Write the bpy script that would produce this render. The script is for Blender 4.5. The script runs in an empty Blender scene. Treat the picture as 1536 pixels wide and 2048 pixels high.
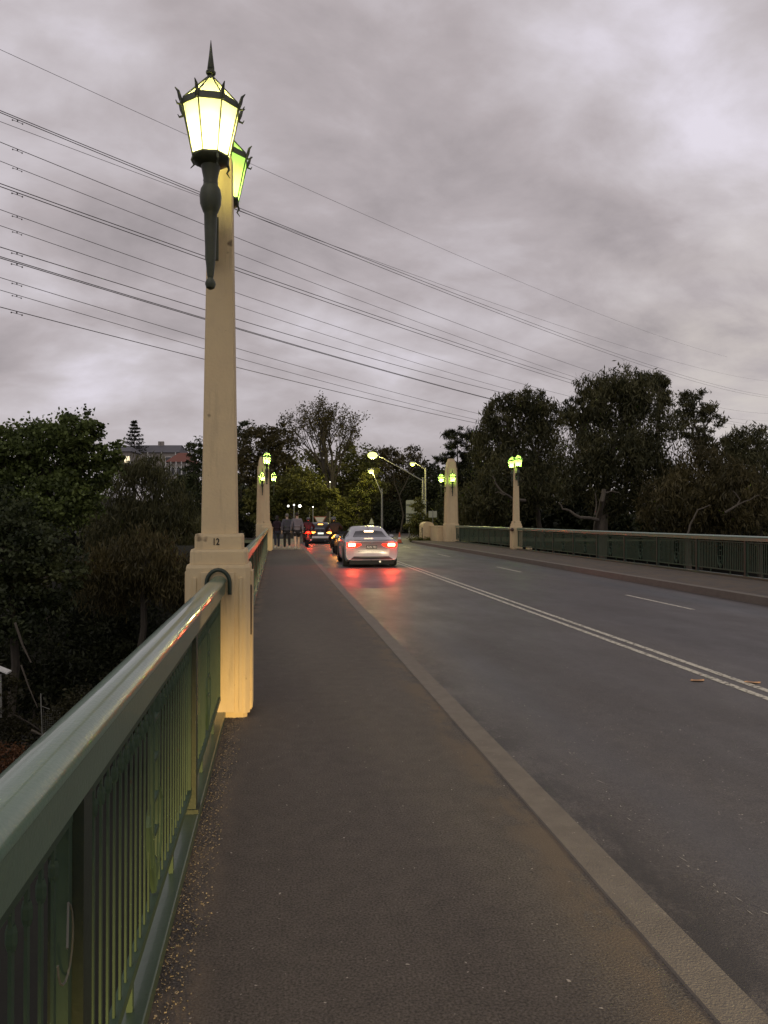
import bpy, bmesh, math, random
import numpy as np
from mathutils import Vector, Matrix, Quaternion
from mathutils.bvhtree import BVHTree
random.seed(7); RNG = np.random.default_rng(11)
sc = bpy.context.scene
col = sc.collection
R = math.radians
PI = math.pi

# ------------------------------------------------------------------ camera
EYE = Vector((0, 0, 1.5)); FPX = 1530.0
cam_d = bpy.data.cameras.new('camera'); cam = bpy.data.objects.new('camera', cam_d); col.objects.link(cam)
cam_d.sensor_fit = 'VERTICAL'; cam_d.sensor_height = 36; cam_d.lens = FPX / 2048 * 36
cam_d.clip_start = .05; cam_d.clip_end = 3000
cam.location = EYE; cam.rotation_euler = (R(90.52), 0, R(-8.0)); sc.camera = cam
_M = cam.rotation_euler.to_matrix()
def ray(px, py):                       # direction through a photo pixel, forward component 1
    return _M @ Vector(((px - 768) / FPX, -(py - 1024) / FPX, -1))
def at(px, py, D): return EYE + ray(px, py) * D
def onz(px, py, z=0.0):
    d = ray(px, py); return EYE + d * ((z - EYE.z) / d.z)

# ------------------------------------------------------------------ object helpers
def tag(o, label=None, cat=None, group=None, kind=None):
    if label: o['label'] = label
    if cat: o['category'] = cat
    if group: o['group'] = group
    if kind: o['kind'] = kind
    return o
def empty(name, loc=(0, 0, 0), rz=0, label=None, cat=None, group=None):
    o = bpy.data.objects.new(name, None); col.objects.link(o)
    o.location = loc; o.rotation_euler = (0, 0, rz); o.empty_display_size = .2
    return tag(o, label, cat, group)
def copy_tree(o, parent=None):
    c = o.copy(); col.objects.link(c)
    if parent: c.parent = parent
    for ch in list(o.children):
        d = copy_tree(ch, c)
    return c
def link_mesh(name, me, m=None, parent=None, smooth=False):
    if m: me.materials.append(m)
    if smooth: me.polygons.foreach_set('use_smooth', [True] * len(me.polygons))
    o = bpy.data.objects.new(name, me); col.objects.link(o)
    if parent: o.parent = parent
    return o

class MB:
    def __init__(s): s.v = []; s.f = []
    def add(s, vs, fs):
        n = len(s.v); s.v += [tuple(v) for v in vs]; s.f += [tuple(i + n for i in f) for f in fs]; return s
    def box(s, x0, x1, y0, y1, z0, z1, b=0):
        if b:
            return s.stack([(z0, x0, x1, y0, y1)] , b, z1)
        vs = [(x, y, z) for z in (z0, z1) for y in (y0, y1) for x in (x0, x1)]
        return s.add(vs, [(0, 2, 3, 1), (4, 5, 7, 6), (0, 1, 5, 4), (2, 6, 7, 3), (0, 4, 6, 2), (1, 3, 7, 5)])
    def stack(s, rows, b, z1):
        z0, x0, x1, y0, y1 = rows[0]
        def ring(z, i):
            return [(x0 + i + b, y0 + i, z), (x1 - i - b, y0 + i, z), (x1 - i, y0 + i + b, z), (x1 - i, y1 - i - b, z), (x1 - i - b, y1 - i, z), (x0 + i + b, y1 - i, z), (x0 + i, y1 - i - b, z), (x0 + i, y0 + i + b, z)]
        rs = [ring(z0, b * .5), ring(z0 + b * .5, 0), ring(z1 - b * .5, 0), ring(z1, b * .5)]
        return s.loft(rs, True)
    def loft(s, rings, cap=True, closed=True):
        n = len(rings[0]); base = len(s.v)
        for r in rings: s.v += [tuple(p) for p in r]
        for k in range(len(rings) - 1):
            for i in range(n if closed else n - 1):
                j = (i + 1) % n
                s.f.append((base + k * n + i, base + k * n + j, base + (k + 1) * n + j, base + (k + 1) * n + i))
        if cap:
            s.f.append(tuple(base + i for i in reversed(range(n))))
            s.f.append(tuple(base + (len(rings) - 1) * n + i for i in range(n)))
        return s
    def tube(s, pts, rad, n=8, cap=True):
        pts = [Vector(p) for p in pts]
        if not hasattr(rad, '__len__'): rad = [rad] * len(pts)
        rings = []; up = None
        for i, p in enumerate(pts):
            t = (pts[min(i + 1, len(pts) - 1)] - pts[max(i - 1, 0)])
            if t.length < 1e-9: t = Vector((0, 0, 1))
            t.normalize()
            if up is None: up = Vector((1, 0, 0)) if abs(t.x) < .8 else Vector((0, 1, 0))
            a = (up - t * up.dot(t)).normalized(); b = t.cross(a); up = a
            rings.append([p + (a * math.cos(2 * PI * k / n) + b * math.sin(2 * PI * k / n)) * rad[i] for k in range(n)])
        return s.loft(rings, cap)
    def lathe(s, prof, c=(0, 0, 0), n=16, rot=0, axis='z'):
        rings = []
        for r, h in prof:
            ring = []
            for k in range(n):
                a = 2 * PI * k / n + rot
                p = (r * math.cos(a), r * math.sin(a), h)
                if axis == 'x': p = (h, p[0], p[1])
                if axis == 'y': p = (p[1], h, p[0])
                ring.append((c[0] + p[0], c[1] + p[1], c[2] + p[2]))
            rings.append(ring)
        return s.loft(rings, True)
    def ball(s, c, r, n=10, sc3=(1, 1, 1)):
        rings = []
        for i in range(1, n // 2 + 2):
            t = PI * (i - .5) / (n // 2 + 1)
            rings.append([(c[0] + r * sc3[0] * math.sin(t) * math.cos(2 * PI * k / n), c[1] + r * sc3[1] * math.sin(t) * math.sin(2 * PI * k / n), c[2] - r * sc3[2] * math.cos(t)) for k in range(n)])
        return s.loft(rings, True)
    def build(s, name, m, parent=None, smooth=False, bevel=0):
        me = bpy.data.meshes.new(name); me.from_pydata(s.v, [], s.f); me.update()
        bm = bmesh.new(); bm.from_mesh(me); bmesh.ops.recalc_face_normals(bm, faces=bm.faces)
        if bevel: bmesh.ops.bevel(bm, geom=[e for e in bm.edges if len(e.link_faces) == 2 and e.calc_face_angle(0) > .6], offset=bevel, segments=2, affect='EDGES', profile=.6)
        bm.to_mesh(me); bm.free()
        o = link_mesh(name, me, m, parent)
        if smooth:
            me.polygons.foreach_set('use_smooth', [True] * len(me.polygons))
            try: me.set_sharp_from_angle(angle=R(38))
            except Exception: pass
        return o

# ------------------------------------------------------------------ materials
MATS = {}
def mat(name, base, rough=.6, metal=0, base2=None, nscale=6, amount=.5, bump=0, bscale=60, spec=.5, coat=0, stretch=(1, 1, 1), detail=6, speck=None):
    m = bpy.data.materials.new(name); m.use_nodes = True; nt = m.node_tree; N = nt.nodes; L = nt.links
    p = N['Principled BSDF']
    p.inputs['Base Color'].default_value = (*base, 1); p.inputs['Roughness'].default_value = rough; p.inputs['Metallic'].default_value = metal
    p.inputs['Specular IOR Level'].default_value = spec; p.inputs['Coat Weight'].default_value = coat
    tc = N.new('ShaderNodeTexCoord'); mp = N.new('ShaderNodeMapping'); mp.inputs['Scale'].default_value = stretch
    L.new(tc.outputs['Object'], mp.inputs['Vector'])
    if base2 is None: base2 = tuple(c * .8 for c in base)
    n1 = N.new('ShaderNodeTexNoise'); n1.inputs['Scale'].default_value = nscale; n1.inputs['Detail'].default_value = detail; n1.inputs['Roughness'].default_value = .65
    L.new(mp.outputs[0], n1.inputs['Vector'])
    rp = N.new('ShaderNodeValToRGB'); rp.color_ramp.elements[0].position = .5 - amount * .4; rp.color_ramp.elements[1].position = .5 + amount * .4
    rp.color_ramp.elements[0].color = (*base2, 1); rp.color_ramp.elements[1].color = (*base, 1)
    L.new(n1.outputs['Fac'], rp.inputs['Fac']); out = rp.outputs['Color']
    if speck:                                             # (colour, scale, threshold)
        v = N.new('ShaderNodeTexNoise'); v.inputs['Scale'].default_value = speck[1]; v.inputs['Detail'].default_value = 2
        L.new(tc.outputs['Object'], v.inputs['Vector'])
        r2 = N.new('ShaderNodeValToRGB'); r2.color_ramp.elements[0].position = speck[2]; r2.color_ramp.elements[1].position = min(1, speck[2] + .06)
        mx = N.new('ShaderNodeMixRGB'); mx.inputs['Color2'].default_value = (*speck[0], 1)
        L.new(v.outputs['Fac'], r2.inputs['Fac']); L.new(r2.outputs['Color'], mx.inputs['Fac']); L.new(out, mx.inputs['Color1']); out = mx.outputs['Color']
    L.new(out, p.inputs['Base Color'])
    if bump:
        n2 = N.new('ShaderNodeTexNoise'); n2.inputs['Scale'].default_value = bscale; n2.inputs['Detail'].default_value = 5
        L.new(tc.outputs['Object'], n2.inputs['Vector'])
        b = N.new('ShaderNodeBump'); b.inputs['Strength'].default_value = bump; b.inputs['Distance'].default_value = .01
        L.new(n2.outputs['Fac'], b.inputs['Height']); L.new(b.outputs[0], p.inputs['Normal'])
    MATS[name] = m; return m
def emat(name, colr, s):
    m = bpy.data.materials.new(name); m.use_nodes = True; p = m.node_tree.nodes['Principled BSDF']
    p.inputs['Base Color'].default_value = (*[c * .5 for c in colr], 1); p.inputs['Emission Color'].default_value = (*colr, 1); p.inputs['Emission Strength'].default_value = s
    return m
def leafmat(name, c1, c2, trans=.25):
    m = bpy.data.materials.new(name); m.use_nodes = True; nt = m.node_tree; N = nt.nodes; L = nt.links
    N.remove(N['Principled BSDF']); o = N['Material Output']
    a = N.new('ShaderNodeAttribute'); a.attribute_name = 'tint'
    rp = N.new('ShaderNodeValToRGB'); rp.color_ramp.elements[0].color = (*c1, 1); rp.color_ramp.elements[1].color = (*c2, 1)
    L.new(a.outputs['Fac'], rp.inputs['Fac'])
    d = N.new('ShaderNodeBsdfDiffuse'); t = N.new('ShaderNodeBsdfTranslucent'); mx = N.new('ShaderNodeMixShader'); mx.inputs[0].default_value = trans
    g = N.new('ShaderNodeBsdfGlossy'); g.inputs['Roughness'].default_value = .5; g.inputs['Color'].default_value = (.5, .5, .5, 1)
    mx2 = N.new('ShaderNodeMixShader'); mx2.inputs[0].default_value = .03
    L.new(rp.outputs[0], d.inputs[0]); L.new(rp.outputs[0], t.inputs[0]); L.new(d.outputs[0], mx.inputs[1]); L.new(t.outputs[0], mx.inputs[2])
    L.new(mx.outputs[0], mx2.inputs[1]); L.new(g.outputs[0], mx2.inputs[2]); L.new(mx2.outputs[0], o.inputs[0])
    return m

# asphalt surfaces -------------------------------------------------
def asphalt(name, c, c2, rough, spec, dirt=None, fine=.35, wet=0, streak=None):
    m = bpy.data.materials.new(name); m.use_nodes = True; nt = m.node_tree; N = nt.nodes; L = nt.links; p = N['Principled BSDF']
    tc = N.new('ShaderNodeTexCoord')
    def noise(scale, det=4, st=(1, 1, 1), ro=.6):
        mp = N.new('ShaderNodeMapping'); mp.inputs['Scale'].default_value = st; L.new(tc.outputs['Object'], mp.inputs[0])
        n = N.new('ShaderNodeTexNoise'); n.inputs['Scale'].default_value = scale; n.inputs['Detail'].default_value = det; n.inputs['Roughness'].default_value = ro
        L.new(mp.outputs[0], n.inputs[0]); return n.outputs['Fac']
    def ramp(f, a, b, ca=(0, 0, 0), cb=(1, 1, 1)):
        r = N.new('ShaderNodeValToRGB'); r.color_ramp.elements[0].position = a; r.color_ramp.elements[1].position = b
        r.color_ramp.elements[0].color = (*ca, 1); r.color_ramp.elements[1].color = (*cb, 1); L.new(f, r.inputs[0]); return r.outputs[0]
    def mix(f, a, b, t='MIX'):
        x = N.new('ShaderNodeMixRGB'); x.blend_type = t
        for s, k in ((f, 0), (a, 1), (b, 2)):
            if isinstance(s, (int, float)): x.inputs[k].default_value = s
            elif isinstance(s, tuple): x.inputs[k].default_value = (*s, 1)
            else: L.new(s, x.inputs[k])
        return x.outputs[0]
    big = ramp(noise(.45, 5, (1, .35, 1)), .35, .65, c2, c)
    grain = ramp(noise(110, 4), .32, .70, (1 - fine,) * 3, (1 + fine,) * 3)
    outc = mix(1.0, big, grain, 'MULTIPLY')
    mid = ramp(noise(9, 5), .3, .7, (.86, .86, .86), (1.1, 1.09, 1.07)); outc = mix(1.0, outc, mid, 'MULTIPLY')
    sp = ramp(noise(42, 1), .75, .78); outc = mix(sp, outc, (.34, .31, .27))
    if dirt:                                               # (x0, x1, colour): a band of dirt along the kerb
        sx = N.new('ShaderNodeSeparateXYZ'); L.new(tc.outputs['Object'], sx.inputs[0])
        for (x0, x1, dc, k) in dirt:
            mr = N.new('ShaderNodeMapRange'); mr.interpolation_type = 'SMOOTHSTEP'; mr.inputs[1].default_value = x0; mr.inputs[2].default_value = x1; L.new(sx.outputs[0], mr.inputs[0])
            nn = ramp(noise(3.2, 8, (1, .5, 1), .72), .44, .54)
            mm = N.new('ShaderNodeMath'); mm.operation = 'MULTIPLY'; L.new(mr.outputs[0], mm.inputs[0]); L.new(nn, mm.inputs[1])
            m2 = N.new('ShaderNodeMath'); m2.operation = 'MULTIPLY'; L.new(mm.outputs[0], m2.inputs[0]); m2.inputs[1].default_value = k
            outc = mix(m2.outputs[0], outc, dc)
    if streak:                                             # tyre-worn bands: (centre, half width, colour, strength)
        sx2 = N.new('ShaderNodeSeparateXYZ'); L.new(tc.outputs['Object'], sx2.inputs[0])
        for (cx, hw, dc, k) in streak:
            s1 = N.new('ShaderNodeMath'); s1.operation = 'SUBTRACT'; L.new(sx2.outputs[0], s1.inputs[0]); s1.inputs[1].default_value = cx
            s2 = N.new('ShaderNodeMath'); s2.operation = 'ABSOLUTE'; L.new(s1.outputs[0], s2.inputs[0])
            mr = N.new('ShaderNodeMapRange'); mr.interpolation_type = 'SMOOTHSTEP'; mr.inputs[1].default_value = hw; mr.inputs[2].default_value = 0; L.new(s2.outputs[0], mr.inputs[0])
            nn = ramp(noise(.8, 4, (1, .2, 1)), .2, .7)
            mm = N.new('ShaderNodeMath'); mm.operation = 'MULTIPLY'; L.new(mr.outputs[0], mm.inputs[0]); L.new(nn, mm.inputs[1])
            m2 = N.new('ShaderNodeMath'); m2.operation = 'MULTIPLY'; L.new(mm.outputs[0], m2.inputs[0]); m2.inputs[1].default_value = k
            outc = mix(m2.outputs[0], outc, dc)
    L.new(outc, p.inputs['Base Color'])
    p.inputs['Specular IOR Level'].default_value = spec
    if wet: 
        rr = ramp(noise(1.2, 4, (1, .4, 1)), .3, .7, (rough - .1,) * 3, (rough + .08,) * 3); L.new(rr, p.inputs['Roughness'])
    else: p.inputs['Roughness'].default_value = rough
    b = N.new('ShaderNodeBump'); b.inputs['Strength'].default_value = .35; b.inputs['Distance'].default_value = .006
    L.new(noise(120, 3), b.inputs['Height']); L.new(b.outputs[0], p.inputs['Normal'])
    return m

M_path = asphalt('path_asphalt', (.102, .092, .081), (.078, .070, .062), .85, .25, fine=.55, dirt=[(1.0, 1.26, (.125, .098, .070), .8), (-.15, -.42, (.17, .135, .10), .9)])
M_path2 = asphalt('path_asphalt_pale', (.25, .23, .15), (.22, .20, .14), .8, .35)
M_road = asphalt('road_asphalt', (.082, .074, .070), (.066, .060, .057), .52, .34, fine=.45, wet=1,
                 dirt=[(2.0, 1.62, (.028, .026, .025), .8)], streak=[(2.25, .35, (.068, .068, .074), .6), (3.75, .35, (.066, .062, .06), .5), (8.4, .75, (.055, .060, .065), .95), (5.3, .4, (.072, .064, .06), .4), (6.7, .4, (.072, .064, .06), .4)])
M_kerb = mat('kerb_concrete', (.165, .145, .118), .85, base2=(.115, .10, .082), nscale=7, amount=.6, bump=.18, bscale=120, speck=((.25, .22, .18), 60, .7))
M_cream = mat('cream_render', (.66, .535, .31), .72, base2=(.56, .43, .25), nscale=3.5, amount=.8, bump=.25, bscale=45, stretch=(1, 1, .45), speck=((.13, .09, .05), 7, .71))
M_green = mat('green_paint', (.048, .082, .052), .36, base2=(.036, .062, .04), nscale=9, amount=.7, bump=.12, bscale=35, spec=.6, coat=.25, speck=((.03, .035, .02), 22, .72))
M_infill = mat('green_bars', (.046, .080, .048), .58, base2=(.032, .056, .034), nscale=9, amount=.7, spec=.3, speck=((.05, .045, .03), 30, .72))
M_greend = mat('dark_green_paint', (.022, .038, .024), .5, base2=(.015, .025, .016), nscale=9, amount=.7, bump=.1, bscale=50)
M_railtop = mat('handrail_paint', (.115, .205, .135), .30, base2=(.085, .15, .098), nscale=5, amount=.8, bump=.12, bscale=90, spec=.6, coat=.55, stretch=(1, .4, 1))
M_bronze = mat('lantern_iron', (.05, .06, .03), .5, base2=(.03, .036, .02), nscale=20, amount=.6, bump=.15, bscale=60)
M_brown = mat('brown_metal', (.06, .03, .02), .5)
M_black = mat('black_plastic', (.012, .012, .013), .45)
M_rubber = mat('tyre_rubber', (.012, .012, .012), .85)
M_alloy = mat('alloy', (.4, .4, .42), .35, metal=.9)
M_silver = mat('silver_car_paint', (.37, .36, .38), .3, metal=.2, base2=(.35, .34, .36), coat=.6, amount=.2)
M_greycar = mat('grey_car_paint', (.10, .11, .13), .3, metal=.4, base2=(.09, .1, .12), coat=.6, amount=.2)
M_glassd = mat('tinted_glass', (.02, .02, .025), .08, base2=(.02, .02, .025), spec=.8)
M_number = mat('number_black', (.015, .012, .01), .7)
M_platew = mat('plate_white', (.75, .75, .72), .5)
M_plateb = mat('plate_dark', (.03, .03, .035), .5)
M_paint = None
M_galv = mat('galvanised_steel', (.32, .32, .28), .5, metal=.4, base2=(.24, .24, .21), nscale=8)
M_soil = mat('soil', (.014, .014, .008), .95, base2=(.008, .008, .005), nscale=1.5, amount=.7, bump=.6, bscale=6)
M_grass = mat('verge_grass', (.055, .075, .022), .9, base2=(.035, .04, .015), nscale=1.2, amount=.8, bump=.6, bscale=30)
M_bark = mat('bark', (.075, .062, .045), .9, base2=(.04, .034, .026), nscale=8, stretch=(1, 1, .2), bump=.4, bscale=15)
M_gum = mat('gum_bark', (.12, .10, .075), .85, base2=(.055, .046, .034), nscale=5, stretch=(1, 1, .3), bump=.3, bscale=15)
M_skin = mat('skin', (.62, .46, .34), .6, base2=(.45, .29, .2)); M_skinp = M_skin
M_hood = mat('grey_hoodie', (.22, .21, .235), .9, base2=(.18, .17, .19)); M_dgrey = mat('dark_grey_cloth', (.10, .095, .11), .9); M_blk = mat('black_cloth', (.014, .013, .016), .9)
M_maroon = mat('dark_maroon_cloth', (.03, .014, .02), .9); M_white = mat('white_shoe', (.7, .7, .66), .7); M_hair = mat('dark_hair', (.02, .015, .012), .7); M_hairg = mat('grey_hair', (.22, .2, .18), .8); M_navy = mat('navy_cloth', (.02, .022, .04), .9)
M_stone = mat('gravel_stone', (.22, .20, .185), .8, base2=(.07, .062, .055), nscale=30, amount=.9)

def weather(m):
    nt = m.node_tree; N = nt.nodes; L = nt.links; p = N['Principled BSDF']; src = p.inputs['Base Color'].links[0].from_socket
    tc = N.new('ShaderNodeTexCoord')
    def layer(src, scale, st, a, b, colr, det=7, rough=.7):
        mp = N.new('ShaderNodeMapping'); mp.inputs['Scale'].default_value = st; L.new(tc.outputs['Object'], mp.inputs[0])
        n = N.new('ShaderNodeTexNoise'); n.inputs['Scale'].default_value = scale; n.inputs['Detail'].default_value = det; n.inputs['Roughness'].default_value = rough; L.new(mp.outputs[0], n.inputs[0])
        r = N.new('ShaderNodeValToRGB'); r.color_ramp.elements[0].position = a; r.color_ramp.elements[1].position = b; r.color_ramp.elements[1].color = (.75, .75, .75, 1); L.new(n.outputs['Fac'], r.inputs[0])
        x = N.new('ShaderNodeMixRGB'); x.inputs[2].default_value = (*colr, 1); L.new(r.outputs[0], x.inputs[0]); L.new(src, x.inputs[1]); return x.outputs[0]
    src = layer(src, 9, (1, 1, .10), .56, .74, (.36, .28, .17))          # rain streaks
    src = layer(src, 26, (1, 1, .5), .70, .73, (.16, .12, .08), 4)       # chips and rust spots
    src = layer(src, 1.6, (1, 1, 1), .50, .68, (.54, .425, .26), 5)      # patchy repaint
    L.new(src, p.inputs['Base Color'])
weather(M_cream)
# painted line with worn holes
M_line = bpy.data.materials.new('line_paint'); M_line.use_nodes = True
def _line():
    nt = M_line.node_tree; N = nt.nodes; L = nt.links; p = N['Principled BSDF']; o = N['Material Output']
    p.inputs['Base Color'].default_value = (.52, .49, .40, 1); p.inputs['Roughness'].default_value = .6
    tc = N.new('ShaderNodeTexCoord'); n = N.new('ShaderNodeTexNoise'); n.inputs['Scale'].default_value = 22; n.inputs['Detail'].default_value = 5; n.inputs['Roughness'].default_value = .7
    r = N.new('ShaderNodeValToRGB'); r.color_ramp.elements[0].position = .36; r.color_ramp.elements[1].position = .5
    t = N.new('ShaderNodeBsdfTransparent'); mx = N.new('ShaderNodeMixShader')
    L.new(tc.outputs['Object'], n.inputs[0]); L.new(n.outputs['Fac'], r.inputs[0]); L.new(r.outputs[0], mx.inputs[0]); L.new(t.outputs[0], mx.inputs[1]); L.new(p.outputs[0], mx.inputs[2]); L.new(mx.outputs[0], o.inputs[0])
_line()

# lantern glass : frosted, lit by the bulb inside
def glassmat(name, tint, tr=.35):
    m = bpy.data.materials.new(name); m.use_nodes = True; nt = m.node_tree; N = nt.nodes; L = nt.links; N.remove(N['Principled BSDF']); o = N['Material Output']
    t = N.new('ShaderNodeBsdfTranslucent'); t.inputs[0].default_value = (*tint, 1)
    q = N.new('ShaderNodeBsdfTransparent'); q.inputs[0].default_value = (*tint, 1)
    d = N.new('ShaderNodeBsdfDiffuse'); d.inputs[0].default_value = (*[c * .7 for c in tint], 1)
    m1 = N.new('ShaderNodeMixShader'); m1.inputs[0].default_value = .25; m2 = N.new('ShaderNodeMixShader'); m2.inputs[0].default_value = tr
    L.new(t.outputs[0], m1.inputs[1]); L.new(d.outputs[0], m1.inputs[2]); L.new(m1.outputs[0], m2.inputs[1]); L.new(q.outputs[0], m2.inputs[2]); L.new(m2.outputs[0], o.inputs[0]); return m
M_glow = glassmat('lantern_glass', (.97, .98, .74))
M_bulb = emat('bulb', (1, .97, .6), 20)
M_bulbg = emat('bulb_green', (.75, 1, .3), 20)
M_tail = emat('tail_light_lens', (1, .012, .004), 7)
M_tailhot = emat('tail_light_core', (1, .62, .35), 9)
M_amber = emat('amber_lens', (1, .42, .06), 7)
M_warmlamp = emat('lamp_warm', (.92, 1, .26), 2.2)
M_whitelamp = emat('lamp_white', (1, .95, .85), 5)

def point(name, loc, power, colr, rad=.08, parent=None):
    l = bpy.data.lights.new(name, 'POINT'); l.energy = power; l.color = colr; l.shadow_soft_size = rad
    o = bpy.data.objects.new(name, l); col.objects.link(o); o.location = loc
    if parent: o.parent = parent
    return o

# ------------------------------------------------------------------ world
w = bpy.data.worlds.new('World'); sc.world = w; w.use_nodes = True
def world():
    nt = w.node_tree; N = nt.nodes; L = nt.links; bg = N['Background']; out = N['World Output']
    tc = N.new('ShaderNodeTexCoord'); sx = N.new('ShaderNodeSeparateXYZ'); L.new(tc.outputs['Generated'], sx.inputs[0])
    def mth(op, a, b=None, c=None):
        m = N.new('ShaderNodeMath'); m.operation = op
        for i, s in enumerate((a, b, c)):
            if s is None: continue
            if isinstance(s, (int, float)): m.inputs[i].default_value = s
            else: L.new(s, m.inputs[i])
        return m.outputs[0]
    zz = mth('ADD', mth('MAXIMUM', sx.outputs[2], 0.0), .42)
    cb = N.new('ShaderNodeCombineXYZ'); L.new(mth('DIVIDE', sx.outputs[0], zz), cb.inputs[0]); L.new(mth('DIVIDE', sx.outputs[1], zz), cb.inputs[1])
    mp = N.new('ShaderNodeMapping'); mp.inputs['Rotation'].default_value = (0, 0, R(-28)); mp.inputs['Scale'].default_value = (.95, 1.25, 1); mp.inputs['Location'].default_value = (3.1, 1.7, 0); L.new(cb.outputs[0], mp.inputs[0])
    def noise(scale, det, ro, dis, w_=0):
        n = N.new('ShaderNodeTexNoise'); n.noise_dimensions = '4D'; n.inputs['W'].default_value = w_
        n.inputs['Scale'].default_value = scale; n.inputs['Detail'].default_value = det; n.inputs['Roughness'].default_value = ro; n.inputs['Distortion'].default_value = dis
        L.new(mp.outputs[0], n.inputs[0]); return n.outputs['Fac']
    a = noise(1.5, 5, .5, .5, 1.3); b = noise(4.2, 9, .58, .25, 4.4)
    s = mth('ADD', mth('MULTIPLY', a, .60), mth('MULTIPLY', b, .40))
    for (bx, by, n_, k_) in ((1180, 440, 70, -.10), (700, 310, 90, -.055), (150, 470, 120, -.03), (1230, 50, 90, .11), (1480, 290, 150, .10), (1010, 620, 220, .06), (140, 745, 300, .07), (90, 60, 90, .05), (700, 60, 120, .03)):
        q = N.new('ShaderNodeVectorMath'); q.operation = 'DOT_PRODUCT'; L.new(tc.outputs['Generated'], q.inputs[0]); q.inputs[1].default_value = ray(bx, by).normalized()
        s = mth('ADD', s, mth('MULTIPLY', mth('POWER', mth('MAXIMUM', q.outputs['Value'], 0.0), float(n_)), k_))
    r = N.new('ShaderNodeValToRGB'); e = r.color_ramp.elements
    e[0].position = .36; e[0].color = (.29, .256, .262, 1); e[1].position = .67; e[1].color = (.82, .77, .86, 1)
    k = e.new(.50); k.color = (.485, .432, .445, 1)
    k = e.new(.58); k.color = (.62, .57, .60, 1)
    L.new(s, r.inputs[0])
    # paler and warmer near the horizon
    mr = N.new('ShaderNodeMapRange'); mr.interpolation_type = 'SMOOTHSTEP'; L.new(sx.outputs[2], mr.inputs[0]); mr.inputs[1].default_value = .26; mr.inputs[2].default_value = .02
    hz = N.new('ShaderNodeMixRGB'); hz.inputs[2].default_value = (.54, .485, .50, 1); L.new(mth('MULTIPLY', mr.outputs[0], .40), hz.inputs[0]); L.new(r.outputs[0], hz.inputs[1])
    # glow where the sun went down, low on the right
    dp = N.new('ShaderNodeVectorMath'); dp.operation = 'DOT_PRODUCT'; L.new(tc.outputs['Generated'], dp.inputs[0]); dv = ray(1560, 770).normalized(); dp.inputs[1].default_value = dv
    g = mth('POWER', mth('MAXIMUM', dp.outputs['Value'], 0.0), 60.0)
    r3 = N.new('ShaderNodeValToRGB'); r3.color_ramp.elements[0].position = .42; r3.color_ramp.elements[1].position = .62; L.new(b, r3.inputs[0])
    gl = N.new('ShaderNodeMixRGB'); gl.inputs[2].default_value = (.66, .60, .55, 1); L.new(mth('MULTIPLY', mth('ADD', mth('MULTIPLY', r3.outputs[0], .7), .15), g), gl.inputs[0]); L.new(hz.outputs[0], gl.inputs[1])
    # dusk sky behind the clouds
    sk = N.new('ShaderNodeTexSky'); sk.sky_type = 'NISHITA'; sk.sun_disc = False; sk.sun_elevation = R(50); sk.sun_rotation = R(200)
    bg2 = N.new('ShaderNodeBackground'); bg2.inputs[1].default_value = .05; L.new(sk.outputs[0], bg2.inputs[0])
    bg.inputs[1].default_value = 1.0; L.new(gl.outputs[0], bg.inputs[0])
    mx = N.new('ShaderNodeMixShader'); mx.inputs[0].default_value = .06
    L.new(bg.outputs[0], mx.inputs[1]); L.new(bg2.outputs[0], mx.inputs[2]); L.new(mx.outputs[0], out.inputs[0])
world()
sl = bpy.data.lights.new('sun', 'SUN'); sl.energy = .42; sl.angle = R(50); sl.color = (1, .95, .88)
so = bpy.data.objects.new('sun', sl); col.objects.link(so)
_sd = Vector((math.sin(R(200)) * math.cos(R(50)), math.cos(R(200)) * math.cos(R(50)), math.sin(R(50))))
so.rotation_euler = _sd.to_track_quat('Z', 'Y').to_euler(); so.location = (0, -20, 30)

# ------------------------------------------------------------------ ground, bridge deck, road
def smooth(a, b, x):
    t = np.clip((x - a) / (b - a), 0, 1); return t * t * (3 - 2 * t)
YEND = 50.3
def hz(x, y):
    base = -9.0 + 8.75 * smooth(46, 56, y + .25 * np.minimum(np.abs(x - 5), 30)*0) 
    left = smooth(-8, -34, x)
    base = np.where(x < 0, base * (1 - left) + left * (-9 + 8.7 * smooth(50, 90, y)), base)
    right = smooth(16, 40, x)
    base = np.where(x > 0, base * (1 - right) + right * (-6 + 5.7 * smooth(35, 70, y)), base)
    hill = 7.5 * smooth(80, 150, y) * smooth(-15, -45, x)
    bank = 3.5 * smooth(14, 2, np.hypot((x + 18) * .6, y - 24))
    return base + hill + bank * 0
def terrain():
    xs = np.concatenate([np.linspace(-900, -120, 14), np.linspace(-110, 110, 111), np.linspace(120, 900, 14)])
    ys = np.concatenate([np.linspace(-300, -20, 10), np.linspace(-16, 160, 89), np.linspace(170, 1500, 20)])
    X, Y = np.meshgrid(xs, ys); Z = hz(X, Y)
    Z = Z + np.where((X > -6) & (X < 16) & (Y > 45), 0, .35 * np.sin(X * .7 + np.sin(Y * .5)) * np.cos(Y * .6))
    Z = np.where((X > -6) & (X < 18) & (Y > 54), -.26, Z)
    Z = np.where((X > -8) & (X < 18) & (Y < 50), np.minimum(Z, -5), Z)
    v = np.stack([X, Y, Z], -1).reshape(-1, 3); nx = len(xs); ny = len(ys)
    f = [(j * nx + i, j * nx + i + 1, (j + 1) * nx + i + 1, (j + 1) * nx + i) for j in range(ny - 1) for i in range(nx - 1)]
    me = bpy.data.meshes.new('ground'); me.from_pydata(v.tolist(), [], f); me.update()
    tag(link_mesh('ground', me, M_soil, smooth=True), kind='structure')
terrain()
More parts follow.
